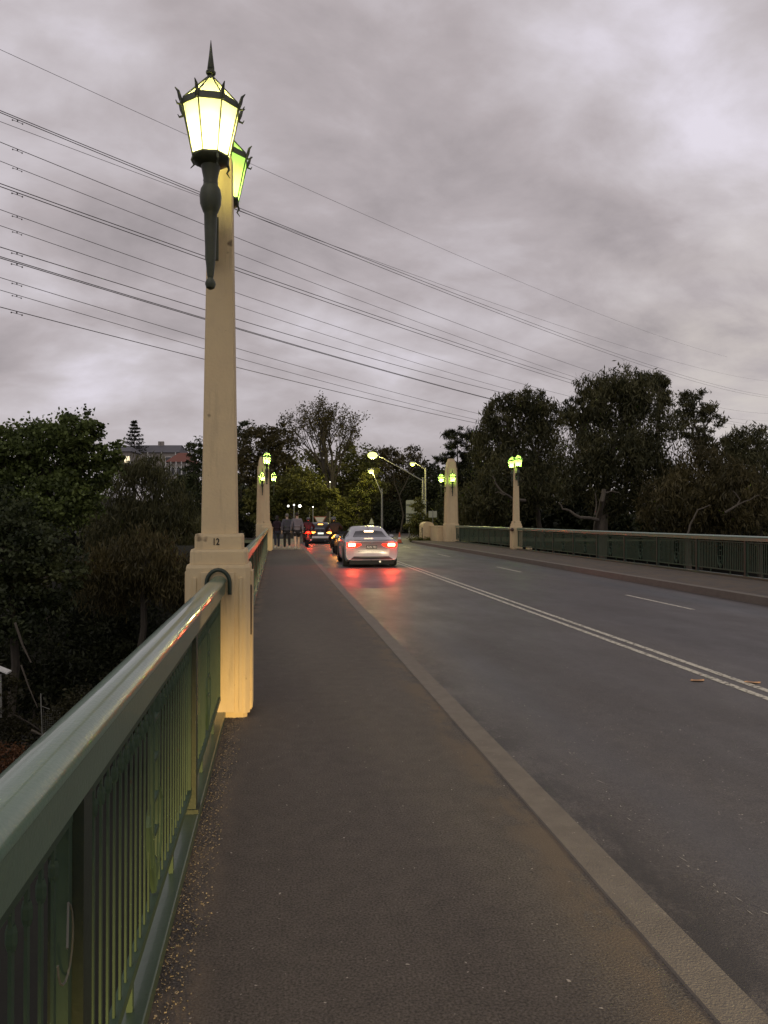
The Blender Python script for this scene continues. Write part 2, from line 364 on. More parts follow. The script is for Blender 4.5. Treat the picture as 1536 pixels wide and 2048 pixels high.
def strip(name, x0, x1, y0, y1, z, m, dy=2.0, z0=None):
    n = max(1, int((y1 - y0) / dy)); b = MB()
    if z0 is None:
        vs = []; fs = []
        for i in range(n + 1):
            y = y0 + (y1 - y0) * i / n; vs += [(x0, y, z), (x1, y, z)]
        fs = [(2 * i, 2 * i + 1, 2 * i + 3, 2 * i + 2) for i in range(n)]
        b.add(vs, fs)
    else: b.box(x0, x1, y0, y1, z0, z)
    return tag(b.build(name, m), kind='structure')
Y0 = -14
strip('bridge_deck', -.49, 12.1, Y0, YEND, -.17, M_kerb, z0=-1.1)
strip('road', 1.46, 9.22, Y0, YEND + .0, -.15, M_road)
# road widening beyond the bridge towards the junction
b = MB(); b.add([(1.46, YEND, -.15), (9.22, YEND, -.15), (10.6, 58, -.15), (.6, 58, -.15), (18, 70, -.15), (-4, 66, -.15), (30, 90, -.15), (-6, 82, -.15)], [(0, 1, 2, 3), (3, 2, 4, 5), (5, 4, 6, 7)])
tag(b.build('road_junction', M_road), kind='structure')
strip('footpath', -.50, 1.30, Y0, 37.9, 0, M_path, z0=-.165)
strip('footpath_approach', -.50, 1.30, 37.9, 58, -.001, M_path2, z0=-.165)
strip('footpath_opposite', 9.42, 12.0, Y0, 52, 0, M_path, z0=-.165)
def kerb(name, x0, x1, y0, y1):
    b = MB(); b.stack([(-.165, x0, x1, y0, y1)], .012, .006)
    return tag(b.build(name, M_kerb), kind='structure')
kerb('kerb', 1.30, 1.47, Y0, 58); kerb('kerb_opposite', 9.22, 9.42, Y0, 52)
for x in (4.42, 4.62): strip('centre_line', x, x + .085, Y0, 60, -.146, M_line)
for k in range(-1, 6):
    strip('lane_line', 7.46, 7.55, 13.0 - 9.85 + k * 9.85, 15.7 - 9.85 + k * 9.85, -.146, M_line)
# small lichen/paint scuffs on the near lane
b = MB()
for i in range(80):
    t = random.random(); y = 2.2 + 9 * t ** 1.2; x = 2.03 + random.gauss(0, .05) + .10 * math.sin(y * 1.3)
    L_ = random.uniform(.004, .03) * (1 if random.random() < .8 else 1.5); wd = random.uniform(.001, .004); a = random.uniform(-.6, .6) + PI / 2; dx, dy = math.cos(a) * L_, math.sin(a) * L_; ox, oy = -math.sin(a) * wd, math.cos(a) * wd
    b.add([(x - dx, y - dy, -.1465), (x + ox, y + oy, -.1462), (x + dx, y + dy, -.1465), (x - ox, y - oy, -.1462)], [(0, 1, 2, 3)])
tag(b.build('road_grit', mat('pale_grit', (.36, .34, .30), .8)), 'pale scuffs and grit scattered on the near lane beside the kerb', 'grit', kind='stuff')

# verges beyond the bridge
def patch(name, pts, z, m):
    b = MB(); b.add([(x, y, z) for x, y in pts], [tuple(range(len(pts)))]); return tag(b.build(name, m), kind='structure')
patch('verge', [(-3, 54), (-.55, 51), (-.55, 58), (-5, 66), (-7, 82), (-8, 84)], -.13, M_grass)
patch('verge', [(9.45, 52.3), (40, 52), (60, 90), (31, 90), (18.5, 70), (10.8, 58)], -.10, M_grass)

# gravel along the foot of the rail
b = MB()
for i in range(4200):
    y = .8 + 5.1 * random.random() ** .9; x = -.385 + abs(random.gauss(0, .06)) + .012 * math.sin(y * 9); r = random.uniform(.0018, .0055)
    if x > -.24: continue
    c = Vector((x, y, r * .5)); vs = [c + Vector((random.uniform(-1, 1), random.uniform(-1, 1), random.uniform(-.6, .8))).normalized() * r for _ in range(5)]
    b.add(vs, [(0, 1, 2), (0, 2, 3), (0, 3, 4), (1, 2, 4), (2, 3, 4), (0, 1, 4), (1, 3, 2)])
tag(b.build('gravel', M_stone), 'loose gravel and grit along the foot of the near green railing', 'gravel', kind='stuff')

# fallen leaves on the road
M_leaf = mat('dry_leaf', (.42, .24, .12), .7, base2=(.3, .15, .07))
def leaf(px, py, s, label, rz):
    p = onz(px, py, -.142); b = MB(); n = 7; vs = []
    for i in range(n):
        t = i / (n - 1); wv = math.sin(PI * t) ** .8 * .32; vs += [((t - .5) * s, -wv * s, .004 * math.sin(t * 5)), ((t - .5) * s, 0, .004), ((t - .5) * s, wv * s, .006 * math.sin(t * 5 + 1))]
    fs = [(3 * i + k, 3 * i + k + 1, 3 * i + k + 4, 3 * i + k + 3) for i in range(n - 1) for k in (0, 1)]
    b.add(vs, fs); o = b.build('leaf', M_leaf); o.location = p; o.rotation_euler = (0, 0, rz); tag(o, label, 'leaf', 'fallen leaves by the centre lines')
leaf(1395, 1360, .17, 'fallen leaf on the near side of the double centre line', .2); leaf(1505, 1364, .16, 'fallen leaf lying right on the double centre line', -.2)

# ------------------------------------------------------------------ railings
def text_mesh(txt, size, ext=.002):
    c = bpy.data.curves.new('t', 'FONT'); c.body = txt; c.size = size; c.extrude = ext; c.align_x = 'CENTER'; c.align_y = 'CENTER'; c.offset = .0012
    o = bpy.data.objects.new('t', c); col.objects.link(o); dg = bpy.context.evaluated_depsgraph_get(); me = bpy.data.meshes.new_from_object(o.evaluated_get(dg))
    bpy.data.objects.remove(o); return me
HR = [(-.066, .945), (-.066, 1.035), (-.062, 1.05), (-.05, 1.062), (-.026, 1.072), (0, 1.076), (.028, 1.073), (.052, 1.064), (.070, 1.052), (.077, 1.043), (.078, 1.035), (.073, 1.029), (.067, 1.026), (.066, .945)]
def panel_bm(y0, y1, sd, fine=True):
    """sd=+1: road side is +x"""
    b = MB(); t = .003 if sd > 0 else .0045
    b.box(-.016, .016, y0, y1, .885, .915); b.box(-.016, .016, y0, y1, .15, .18)
    for y in (y0 + .012, y1 - .012): b.box(-.014, .014, y - .014, y + .014, .18, .885)
    n = int(round((y1 - y0) / .078)); ym = (y0 + y1) / 2
    for i in range(1, n):
        y = y0 + (y1 - y0) * i / n
        if abs(y - ym) < .10: continue
        hb = .007 if sd > 0 else .015; b.box(-t, t, y - hb, y + hb, .18, .885)
        if fine: b.lathe([(.007, 0), (.010, .012), (.010, .03), (.007, .042)], (0, y, .80), n=6)
    # centre motif : twin bars with rungs and a splayed lily at the foot
    for s in (-1, 1):
        b.tube([(0, ym + s * .055, .885), (0, ym + s * .055, .42), (0, ym + s * .03, .30), (0, ym, .19)], .009, 6)
        b.tube([(0, ym + s * .02, .20), (0, ym + s * .10, .32), (0, ym + s * .135, .47), (0, ym + s * .10, .53)], [.009, .013, .012, .005], 6)
    for z in (.80, .66, .52, .40): b.box(-.009, .009, ym - .055, ym + .055, z - .008, z + .008)
    b.ball((0, ym, .27), .03, 8, (.5, 1, 1.4))
    return b
def railing(xc, y0, y1, posts, sd, label, group=None, collars=(), fine=True):
    root = empty('bridge_railing', (xc, y0, 0), 0, label, 'railing', group)
    b = MB(); n = max(2, int((y1 - y0) / 1.2)); prof = [(x * sd * .78, z) for x, z in HR]
    b.loft([[(x, (y1 - y0) * k / n, z) for x, z in prof] for k in range(n + 1)]); b.build('handrail', M_railtop, root, smooth=True)
    b = MB(); b.box(-.05, .055, 0, y1 - y0, .004, .055); b.build('base_sill', M_green, root, bevel=.006)
    for p in posts:
        b = MB(); q = p - y0; b.box(*sorted((-.03 * sd, .040 * sd)), q - .036, q + .036, .055, .955); b.box(*sorted((-.034 * sd, .053 * sd)), q - .05, q + .05, .055, .075)
        b.build('post', M_greend, root)
    ed = [y0] + list(posts) + [y1]
    for a, c in zip(ed[:-1], ed[1:]):
        if c - a < .5: continue
        pb = panel_bm(a - y0 + .045, c - y0 - .045, sd, fine); pb.v = [(x + .005 * sd, y, z) for x, y, z in pb.v]; pb.build('infill_panel', M_infill, root)
        for q in (.3, .7):
            yy = a - y0 + (c - a) * q; MB().box(.005 * sd - .009, .005 * sd + .009, yy - .012, yy + .012, .055, .15).build('panel_foot', M_infill, root)
    for yc, s in collars:
        b = MB(); pts = [(sd * .085 * math.cos(a) * 1.0, yc - y0, 1.02 + .10 * math.sin(a)) for a in [R(d) for d in range(0, 181, 15)]]
        pts = [(sd * .085, yc - y0, .935)] + pts + [(-sd * .085, yc - y0, .97)]
        b.tube(pts, .015, 8); b.build('end_collar', M_greend, root, smooth=True)
    return root
PY = [6.10, 36.60]                                  # pillar centres
XL, XR = -.43, 11.75
near = railing(XL, -1.6, 5.86, [-.55, 1.68, 3.90], 1, 'green steel railing in the left foreground running up to the pillar numbered 12', collars=[(5.825, 1)])
PSP = [8.5 + 2.26 * i for i in range(13)]
PSP = [35.95 - 2.26 * i for i in range(1, 13)][::-1]
railing(XL, 6.36, 36.34, PSP, 1, 'green steel railing beyond pillar 12, its road side glowing red', collars=[(6.385, -1)])
railing(XL, 36.86, 49.5, [36.9 + 2.26 * i for i in range(1, 6)], 1, 'short far railing on the left leading to the end tower', fine=False)
railing(XR, 6.4, 36.34, PSP, -1, 'long green railing along the opposite footpath, right of its lamp pillar', fine=False)
railing(XR, 36.86, 49.4, [36.9 + 2.26 * i for i in range(1, 6)], -1, 'green railing across the road between lamp pillar and end tower', fine=False)
# wire loop hanging from the railing
b = MB(); pts = [(-.385, 1.50, .70)]
for k in range(13):
    a = R(70 - k * 20); pts.append((-.41, 1.585 + .055 * math.cos(a), .665 - .0 + .075 * math.sin(a)))
tag(b.tube(pts, .0022, 5).build('wire_loop', mat('dull_wire', (.14, .14, .11), .6)), 'thin loop of loose wire hanging in the gap by the nearest post', 'wire')

# ------------------------------------------------------------------ pillars and lanterns
def sqring(w_, z, ch=0.0, c=(0, 0), d_=None):
    h = w_ / 2; g = (d_ or w_) / 2
    if ch <= 0: ch = .004
    return [(c[0] + x, c[1] + y, z) for x, y in ((-h + ch, -g), (h - ch, -g), (h, -g + ch), (h, g - ch), (h - ch, g), (-h + ch, g), (-h, g - ch), (-h, -g + ch))]
def make_pillar(label, group, number=None):
    root = empty('lamp_pillar', (0, 0, 0), 0, label, 'pillar', group)
    b = MB(); b.loft([sqring(.455, -.004, .03), sqring(.455, .035, .03), sqring(.50, .037, .035), sqring(.505, .60, .035), sqring(.50, 1.13, .035), sqring(.485, 1.155, .035)])
    b.build('plinth', M_cream, root)
    b = MB()                                                            # raised pilaster strips on each face
    for k in range(4):
        m = Matrix.Rotation(k * PI / 2, 3, 'Z')
        for x0, x1, pr in ((-.13, .13, .268), (.165, .19, .262), (-.19, -.165, .262)):
            q = MB().box(x0, x1, -pr, -.24, .05, 1.10 if pr > .265 else 1.06); b.add([m @ Vector(v) for v in q.v], q.f)
    b.build('pilaster', M_cream, root, bevel=.004)
    b = MB(); b.loft([sqring(.445, 1.156, .02), sqring(.44, 1.25, .02), sqring(.425, 1.27, .02)]); b.build('shoulder', M_cream, root)
    b = MB(); b.loft([sqring(.375, 1.271, .012), sqring(.375, 1.365, .012), sqring(.362, 1.385, .012)]); b.build('number_block', M_cream, root)
    b = MB(); b.loft([sqring(.282, 1.386, .01), sqring(.205, 3.80, .01), sqring(.192, 4.20, .01), sqring(.19, 4.30, .01), sqring(.10, 4.42, .01)]); b.build('shaft', M_cream, root)
    if number:
        me = text_mesh(number, .072); o = link_mesh('number', me, M_number, root); o.location = (-.02, -.1895, 1.325); o.rotation_euler = (PI / 2, 0, 0); o.scale = (.8, 1, 1)
        b = MB(); b.box(.252, .262, -.20, -.06, .62, 1.0); b.build('plaque', M_brown, root, bevel=.01)
    return root
def make_lantern(label, group, glassm, lc, power, spike=True, s=1.0, arm=True):
    """origin: foot of the lantern axis on the wall side; lantern hangs out in -y by .50 from pillar centre"""
    root = empty('wall_lantern', (0, 0, 0), 0, label, 'lantern', group)
    n = 8; rot = PI / 8
    def ring(r, z): return [(r * math.cos(2 * PI * k / n + rot), r * math.sin(2 * PI * k / n + rot), z) for k in range(n)]
    zb, zt = .0, .338
    rb, rt = .128, .205
    b = MB(); b.loft([ring(rb, zb), ring(rt, zt)], cap=False)
    b.build('glass_shade', glassm, root)
    b = MB(); b.loft([ring(rt - .004, zt + .045), ring(.03, zt + .235)], cap=False); b.build('glass_roof', glassm, root)
    b = MB(); b.loft([ring(rt + .006, zt - .004), ring(rt + .012, zt), ring(rt + .002, zt + .05), ring(rt - .01, zt + .05)], cap=False)
    for k in range(n):
        a = 2 * PI * k / n + rot; d = Vector((math.cos(a), math.sin(a), 0))
        b.tube([d * (rb + .003) + Vector((0, 0, zb)), d * (rt + .003) + Vector((0, 0, zt))], .0055, 5)
        b.tube([d * (rt - .002) + Vector((0, 0, zt + .048)), d * .03 + Vector((0, 0, zt + .24))], .006, 5)
    b.build('frame', M_bronze, root)
    for k in range(n):
        a = 2 * PI * k / n + rot; d = Vector((math.cos(a), math.sin(a), 0)); b = MB()
        b.tube([d * (rt + .005) + Vector((0, 0, zt + .0)), d * (rt + .022) + Vector((0, 0, zt + .04)), d * (rt + .034) + Vector((0, 0, zt + .08)), d * (rt + .058) + Vector((0, 0, zt + .10))], [.012, .013, .010, .003], 6)
        b.tube([d * (rt + .01) + Vector((0, 0, zt - .005)), d * (rt + .04) + Vector((0, 0, zt - .01)), d * (rt + .052) + Vector((0, 0, zt + .012))], [.008, .007, .003], 5)
        b.build('horn', M_bronze, root, smooth=True)
    b = MB(); b.lathe([(.034, zt + .222), (.03, zt + .25), (.018, zt + .262), (.034, zt + .275), (.036, zt + .29), (.022, zt + .305), (.026, zt + .312), (.014, zt + .41), (.002, zt + .52)], n=10)
    b.build('finial', M_bronze, root, smooth=True)
    b = MB(); b.loft([ring(rb + .008, .012), ring(rb + .012, -.004), ring(rb - .002, -.03), ring(.07, -.055)], cap=True)
    b.lathe([(.07, -.052), (.062, -.09), (.05, -.15), (.052, -.19)], n=12)
    for k in range(0, n, 2):
        a = 2 * PI * k / n + rot; d = Vector((math.cos(a), math.sin(a), 0))
        b.tube([d * (rb) + Vector((0, 0, -.01)), d * (rb + .012) + Vector((0, 0, -.045)), d * (rb - .005) + Vector((0, 0, -.075)), d * (rb + .02) + Vector((0, 0, -.105))], [.010, .009, .007, .003], 5)
    b.build('base_cup', M_bronze, root, smooth=True)
    b = MB(); b.lathe([(.05, -.185), (.070, -.22), (.078, -.27), (.074, -.33), (.054, -.385), (.046, -.40), (.044, -.50), (.036, -.72), (.024, -.84), (.019, -.86), (.022, -.865), (.034, -.885), (.038, -.905), (.03, -.93), (.012, -.942)], n=12)
    b.build('torch_stem', M_bronze, root, smooth=True)
    b = MB(); b.tube([(0, .02, -.30), (0, .20, -.33), (0, .335, -.42)], [.035, .03, .03], 8); b.box(-.05, .05, .300, .345, -.62, -.30); b.tube([(0, .335, -.60), (0, .16, -.66), (0, .02, -.62)], [.018, .015, .018], 6)
    b.build('bracket', M_bronze, root, smooth=True)
    b = MB(); b.ball((0, 0, .12), .03, 10, (1, 1, 1.6)); b.build('bulb', glassm and (M_bulb if lc[0] > .9 else M_bulbg), root, smooth=True)
    point('bulb_light', (0, 0, .12), power, lc, .05, root)
    return root
LZ = 4.06
YEL = (1.0, .91, .30); GRN = (.45, 1.0, .12)
M_glowg = glassmat('lantern_glass_green', (.72, .92, .50), .3)
p12 = make_pillar('tall cream lamp pillar with black number 12 beside the footpath', 'cream lamp pillars along the bridge rails', '12'); p12.location = (-.435, PY[0], 0); p12.scale = (.95, .95, 1)
pl = make_pillar('far cream lamp pillar at the end of the left railing beside the walkers', 'cream lamp pillars along the bridge rails'); pl.location = (XL - .02, PY[1], 0)
pr = copy_tree(pl); pr.location = (XR, PY[1], 0); pr['label'] = 'cream lamp pillar standing in the opposite railing across the road'
LG = 'wall lanterns on the bridge pillars'
lanA = make_lantern('big glowing yellow lantern on the near face of pillar 12', LG, M_glow, YEL, 42)
lanA.location = (-.472, PY[0] - .50, LZ + .03); lanA.rotation_euler = (0, 0, R(3))
lanB = make_lantern('green glass lantern half hidden behind the top of pillar 12', LG, M_glowg, (.7, 1, .25), 16)
lanB.location = (-.452, PY[0] + .52, LZ + .15); lanB.rotation_euler = (0, 0, PI)
# far lanterns: copies
def lan_copy(src, loc, rz, label, s=1.0):
    c = copy_tree(src); c.location = loc; c.rotation_euler = (0, 0, rz); c['label'] = label; c.scale = (s, s, s); return c
lanC = make_lantern('lime green lit lantern on the far left pillar by the walkers', LG, M_glow, GRN, 45)
lanC.location = (XL - .02, PY[1] - .47, LZ); 
lan_copy(lanC, (XL - .02, PY[1] + .49, LZ), PI, 'lantern on the far side of the distant left pillar')
lan_copy(lanC, (XR - .05, PY[1] - .49, LZ), 0, 'bright lime lantern, near one of the pair on the opposite pillar')
lan_copy(lanC, (XR - .05, PY[1] + .49, LZ), PI, 'bright lime lantern, far one of the pair on the opposite pillar')
# end towers
def make_tower(label, sx):
    root = empty('end_tower', (0, 0, 0), 0, label, 'tower', 'cream towers at the end of the bridge')
    b = MB(); b.loft([sqring(.90, 0, .03, d_=.95), sqring(.90, 1.15, .03, d_=.95), sqring(.86, 1.18, .03, d_=.92)]); b.build('plinth', M_cream, root)
    b = MB(); b.loft([sqring(.80, 1.18, .05, d_=.86), sqring(.66, 4.9, .05, d_=.72)]); b.loft([sqring(.62, 4.9, .05, d_=.66), sqring(.55, 5.3, .06, d_=.6)]); b.loft([sqring(.5, 5.3, .08, d_=.5), sqring(.40, 5.52, .1, d_=.42)]); b.build('shaft', M_cream, root)
    b = MB()
    for k in (0, 1, 2, 3):
        m = Matrix.Rotation(k * PI / 2, 3, 'Z'); dd = (.43, .40)[k % 2]; 
        for (x0, x1) in ((-.30, -.22), (.22, .30)):
            lo = dd + .028; hi = (.36, .33)[k % 2] + .028
            q = MB().loft([[(x0, -lo, 1.19), (x1, -lo, 1.19), (x1, -lo + .1, 1.19), (x0, -lo + .1, 1.19)], [(x0 * .82, -hi, 4.9), (x1 * .82, -hi, 4.9), (x1 * .82, -hi + .1, 4.9), (x0 * .82, -hi + .1, 4.9)]])
            b.add([m @ Vector(v) for v in q.v], q.f)
    b.build('rib', M_cream, root)
    return root
tl = make_tower('cream end tower seen behind the far left lamp pillar', -1); tl.location = (-.86, 50.2, 0)
tr = make_tower('tall cream end tower with two lime lanterns across the road', 1); tr.location = (11.55, 50.0, 0)
TZ = 3.95
lan_copy(lanC, (-.90, 50.2 - .66, TZ), 0, 'small lit lantern on the near face of the left end tower')
lan_copy(lanC, (-.18, 50.2, TZ), PI / 2, 'small lit lantern on the road side of the left end tower')
lan_copy(lanC, (11.5, 50.0 - .68, TZ), 0, 'lime lantern on the near face of the right end tower')
lan_copy(lanC, (10.88, 50.0, TZ), -PI / 2, 'lime lantern on the road side of the right end tower')
for o in [o for o in bpy.data.objects if o.name.startswith('wall_lantern')]:
    pass
# parapet end walls past the right tower
root = empty('parapet_wall', (10.75, 52.2, 0), 0, 'low rounded cream parapet wall at the foot of the right tower', 'wall')
def roundwall(x0, x1, y0, y1, h, name):
    pts = [(x0, 0)] + [(x0 + (x1 - x0) * (.5 - .5 * math.cos(a)), h - .28 + .28 * math.sin(a)) for a in [R(d) for d in range(0, 181, 15)]] + [(x1, 0)]
    MB().loft([[(x, y0, z) for x, z in pts], [(x, y1, z) for x, z in pts]]).build(name, M_cream, root)
roundwall(-.45, .35, 1.2, 2.6, 1.30, 'end_block'); b = MB(); b.box(.05, .75, -1.6, 1.2, -.02, .95); b.build('wall', M_cream, root, bevel=.02); b = MB(); b.box(.03, .78, -1.62, 1.19, .952, 1.02); b.build('coping', M_cream, root, bevel=.01)
b = MB(); b.box(-.13, .13, -.12, .12, -.0, .14); o = b.build('stone_block', M_cream, None, bevel=.02); o.location = onz(1058, 1099); tag(o, 'small pale concrete block at the foot of the opposite lamp pillar', 'block')
o = MB().lathe([(.05, -.12), (.085, -.1), (.085, .06), (.06, .12)], n=12, axis='y').build('pipe_stub', M_brown, None, smooth=True)
o.location = (XR - .30, PY[1] - .25, .98); tag(o, 'small round rusty fitting on the right side of the opposite pillar', 'pipe fitting')

# ------------------------------------------------------------------ foliage
def leaf_mesh(name, centres, ln, wd, m, parent, droop=0.0, tint=None):
    n = len(centres); a = RNG.normal(size=(n, 3)); a[:, 2] -= droop * 3; a /= np.linalg.norm(a, axis=1)[:, None]
    c = RNG.normal(size=(n, 3)); bb = np.cross(a, c); bb /= np.linalg.norm(bb, axis=1)[:, None]
    l = ln * RNG.uniform(.6, 1.4, (n, 1)); w_ = wd * RNG.uniform(.6, 1.4, (n, 1))
    v = np.stack([centres - a * l, centres + bb * w_, centres + a * l, centres - bb * w_], 1).reshape(-1, 3)
    me = bpy.data.meshes.new(name); me.vertices.add(4 * n); me.vertices.foreach_set('co', v.astype(np.float32).ravel())
    me.loops.add(4 * n); me.loops.foreach_set('vertex_index', np.arange(4 * n, dtype=np.int32)); me.polygons.add(n); me.polygons.foreach_set('loop_start', np.arange(0, 4 * n, 4, dtype=np.int32))
    try: me.polygons.foreach_set('loop_total', np.full(n, 4, dtype=np.int32))
    except Exception: pass
    me.update(calc_edges=True)
    at_ = me.attributes.new('tint', 'FLOAT', 'POINT'); t = np.clip((tint if tint is not None else RNG.random(n)) + RNG.normal(0, .15, n), 0, 1)
    at_.data.foreach_set('value', np.repeat(t, 4).astype(np.float32))
    return link_mesh(name, me, m, parent)
def crown_points(blobs, n, clump=.16, shell=.55, per=45, sag=0.0):
    """blobs: (cx,cy,cz,rx,ry,rz) local; clumps of leaves spread through the blobs"""
    vol = np.array([(b[3] * b[4] * b[5]) ** (2 / 3) for b in blobs]); vol /= vol.sum(); pts = []; tints = []
    for b_, v_ in zip(blobs, vol):
        k = max(3, int(n * v_ / per)); d = RNG.normal(size=(k, 3)); d /= np.linalg.norm(d, axis=1)[:, None]
        rr = (shell + (1 - shell) * RNG.random((k, 1)) ** .6) * (1 + .10 * np.sin(d[:, :1] * 5 + b_[0]) + RNG.normal(0, .05, (k, 1)))
        cc = np.array(b_[:3]) + d * rr * np.array(b_[3:6]); rm = (b_[3] * b_[4] * b_[5]) ** (1 / 3)
        cs = clump * rm * RNG.uniform(.5, 1.3, (k, 1)); ti = RNG.random(k)
        q = np.repeat(cc, per, 0) + RNG.normal(size=(k * per, 3)) * np.repeat(cs, per, 0) * np.array([1, 1, .65 + sag])
        if sag: q[:, 2] -= np.abs(RNG.normal(0, sag, k * per)) * rm * .35
        pts.append(q); tints.append(np.repeat(ti, per))
    return np.concatenate(pts), np.concatenate(tints)
def limb(b, p0, p1, r0, r1, wob=.06, n=6, sides=7):
    p0 = Vector(p0); p1 = Vector(p1); L_ = (p1 - p0).length; pts = []; rs = []
    for i in range(n + 1):
        t = i / n; k = math.sin(PI * t) * wob * L_
        pts.append(p0.lerp(p1, t) + Vector((random.uniform(-1, 1), random.uniform(-1, 1), random.uniform(-.3, .6))) * k * .6); rs.append(r0 + (r1 - r0) * t)
    b.tube(pts, rs, sides); return pts
LM = {
 'green': leafmat('leaf_green', (.045, .062, .018), (.14, .18, .05)),
 'dark': leafmat('leaf_dark', (.020, .028, .012), (.075, .09, .036)),
 'gum': leafmat('leaf_gum', (.034, .038, .018), (.11, .105, .045)),
 'brown': leafmat('leaf_brown', (.042, .038, .017), (.115, .095, .038)),
 'lit': leafmat('leaf_lit', (.06, .068, .018), (.18, .175, .045)),  # olive leaf lifted so the colour itself carries street lamp light
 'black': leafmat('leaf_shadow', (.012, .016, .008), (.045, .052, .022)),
}
def tree(name, label, D, blobs_px, n, leaf, m, group, trunk_px=None, bark=None, ln=.16, wd=.06, droop=.0, clump=.16, shell=.5, sag=0, gz=None, tr=.22, cat='tree', limbs=6, per=45, thick=.85):
    """blobs in photo pixels (x, y, rx, ry[, depth offset]); built at true size D metres away"""
    k = D / FPX; blobs = []; 
    cx = sum(b_[0] for b_ in blobs_px) / len(blobs_px)
    tx, ty = trunk_px or (cx, max(b_[1] + b_[3] for b_ in blobs_px))
    base = at(tx, 1038, D); base.z = gz if gz is not None else float(hz(np.array(base.x), np.array(base.y))) - .1
    root = empty(name, base, 0, label, cat, group)
    for b_ in blobs_px:
        c = at(b_[0], b_[1], D + (b_[4] if len(b_) > 4 else random.uniform(-1, 1) * b_[2] * k * .5)) - base
        rx = b_[2] * k; blobs.append((c.x, c.y, c.z, rx * .98, rx * thick, b_[3] * k))
    p, t = crown_points(blobs, n, clump, shell, per, sag)
    leaf_mesh('crown', p, ln, wd, m, root, droop, t)
    b = MB(); big = sorted(blobs, key=lambda q: -q[3])
    mid = Vector((0, 0, max(.8, min(q[2] - q[5] * .6 for q in blobs) ) * .9))
    top = Vector(big[0][:3]); mid = Vector((top.x * .3, top.y * .3, max(1.0, top.z - big[0][5] * .75)))
    limb(b, (0, 0, -.3), mid, tr, tr * .75, .03)
    for q in blobs[:limbs * 2]:
        pp = limb(b, mid, (q[0], q[1], q[2] + q[5] * .3), tr * .6, tr * .12, .10)
        for _ in range(3):
            a = pp[random.randint(2, 4)]; d = Vector((random.uniform(-1, 1) * q[3], random.uniform(-1, 1) * q[4], random.uniform(.1, .8) * q[5])) * .8
            limb(b, a, a + d, tr * .25, tr * .05, .12, 5, 5)
    b.build('trunk', bark or M_bark, root, smooth=True)
    return root
GL = 'trees on the left bank'; GR = 'gum trees behind the opposite railing'; GC = 'trees beyond the end of the bridge'
# left bank -----------------------------------------------------------
tree('broadleaf_tree', 'large rounded leafy green tree on the far left, tallest there', 46, [(95, 905, 95, 70), (150, 865, 55, 42), (40, 900, 55, 45), (175, 940, 60, 60), (30, 975, 75, 60), (120, 1000, 90, 55), (215, 915, 30, 40), (-40, 950, 60, 80)], 30000, 'g', LM['green'], GL, ln=.13, wd=.085, clump=.15, shell=.45)
tree('broadleaf_tree', 'dense dark bushy tree at the left edge below the rounded green tree', 36, [(30, 1100, 90, 85), (-50, 1040, 80, 90), (100, 1150, 70, 75), (20, 1220, 90, 60)], 17000, 'g', LM['dark'], GL, ln=.12, wd=.07, clump=.16)
tree('she_oak', 'tall dark weeping tree between the rounded green tree and pillar 12', 58, [(270, 990, 62, 75), (240, 1060, 70, 80), (330, 1010, 58, 70), (330, 1090, 70, 70), (375, 1080, 45, 90), (290, 940, 40, 40)], 26000, 'g', LM['gum'], GL, ln=.26, wd=.035, droop=.8, sag=.5, clump=.16)
tree('she_oak', 'low brownish weeping tree in front of the dark left bank', 42, [(290, 1120, 75, 60), (215, 1150, 70, 60), (350, 1160, 60, 55)], 16000, 'g', LM['brown'], GL, ln=.20, wd=.03, droop=.8, sag=.5, clump=.15)
tree('round_tree', 'small open tree against the sky just left of pillar 12', 78, [(388, 905, 20, 26), (398, 955, 30, 40), (375, 990, 40, 40)], 8000, 'g', LM['dark'], GL, ln=.16, wd=.06, clump=.2)
for i, (x, y, rx, ry, D) in enumerate([(60, 1240, 150, 130, 56), (250, 1250, 140, 110, 52), (400, 1200, 100, 110, 60), (150, 1110, 130, 100, 66), (420, 1060, 90, 90, 68), (-80, 1120, 120, 150, 62)]):
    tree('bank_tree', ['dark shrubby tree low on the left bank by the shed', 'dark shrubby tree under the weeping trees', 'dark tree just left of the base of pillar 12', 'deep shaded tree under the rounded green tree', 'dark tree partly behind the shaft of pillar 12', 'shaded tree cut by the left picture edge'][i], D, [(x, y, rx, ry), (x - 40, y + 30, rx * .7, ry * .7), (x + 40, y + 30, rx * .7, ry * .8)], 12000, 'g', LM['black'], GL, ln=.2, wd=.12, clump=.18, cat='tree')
for i, (x, y, D, lab) in enumerate([(190, 1225, 47, 'dark shrub thicket below the weeping trees, uppermost of the thickets'), (70, 1330, 40, 'dark shrub thicket low on the left bank behind the leaning stick'), (200, 1330, 44, 'dark shrub thicket on the left bank above the mesh panel'), (330, 1290, 46, 'dark shrub thicket left of the base of pillar 12'), (150, 1270, 50, 'dark shrub thicket under the brownish weeping tree')]):
    tree('bank_bush', lab, D, [(x, y, 90, 70), (x - 60, y + 20, 60, 60), (x + 60, y + 25, 60, 60), (x, y + 70, 80, 50)], 9000, 'g', LM['black'], 'shrubs on the left bank', ln=.14, wd=.06, clump=.2, gz=-9, tr=.08, cat='bush')
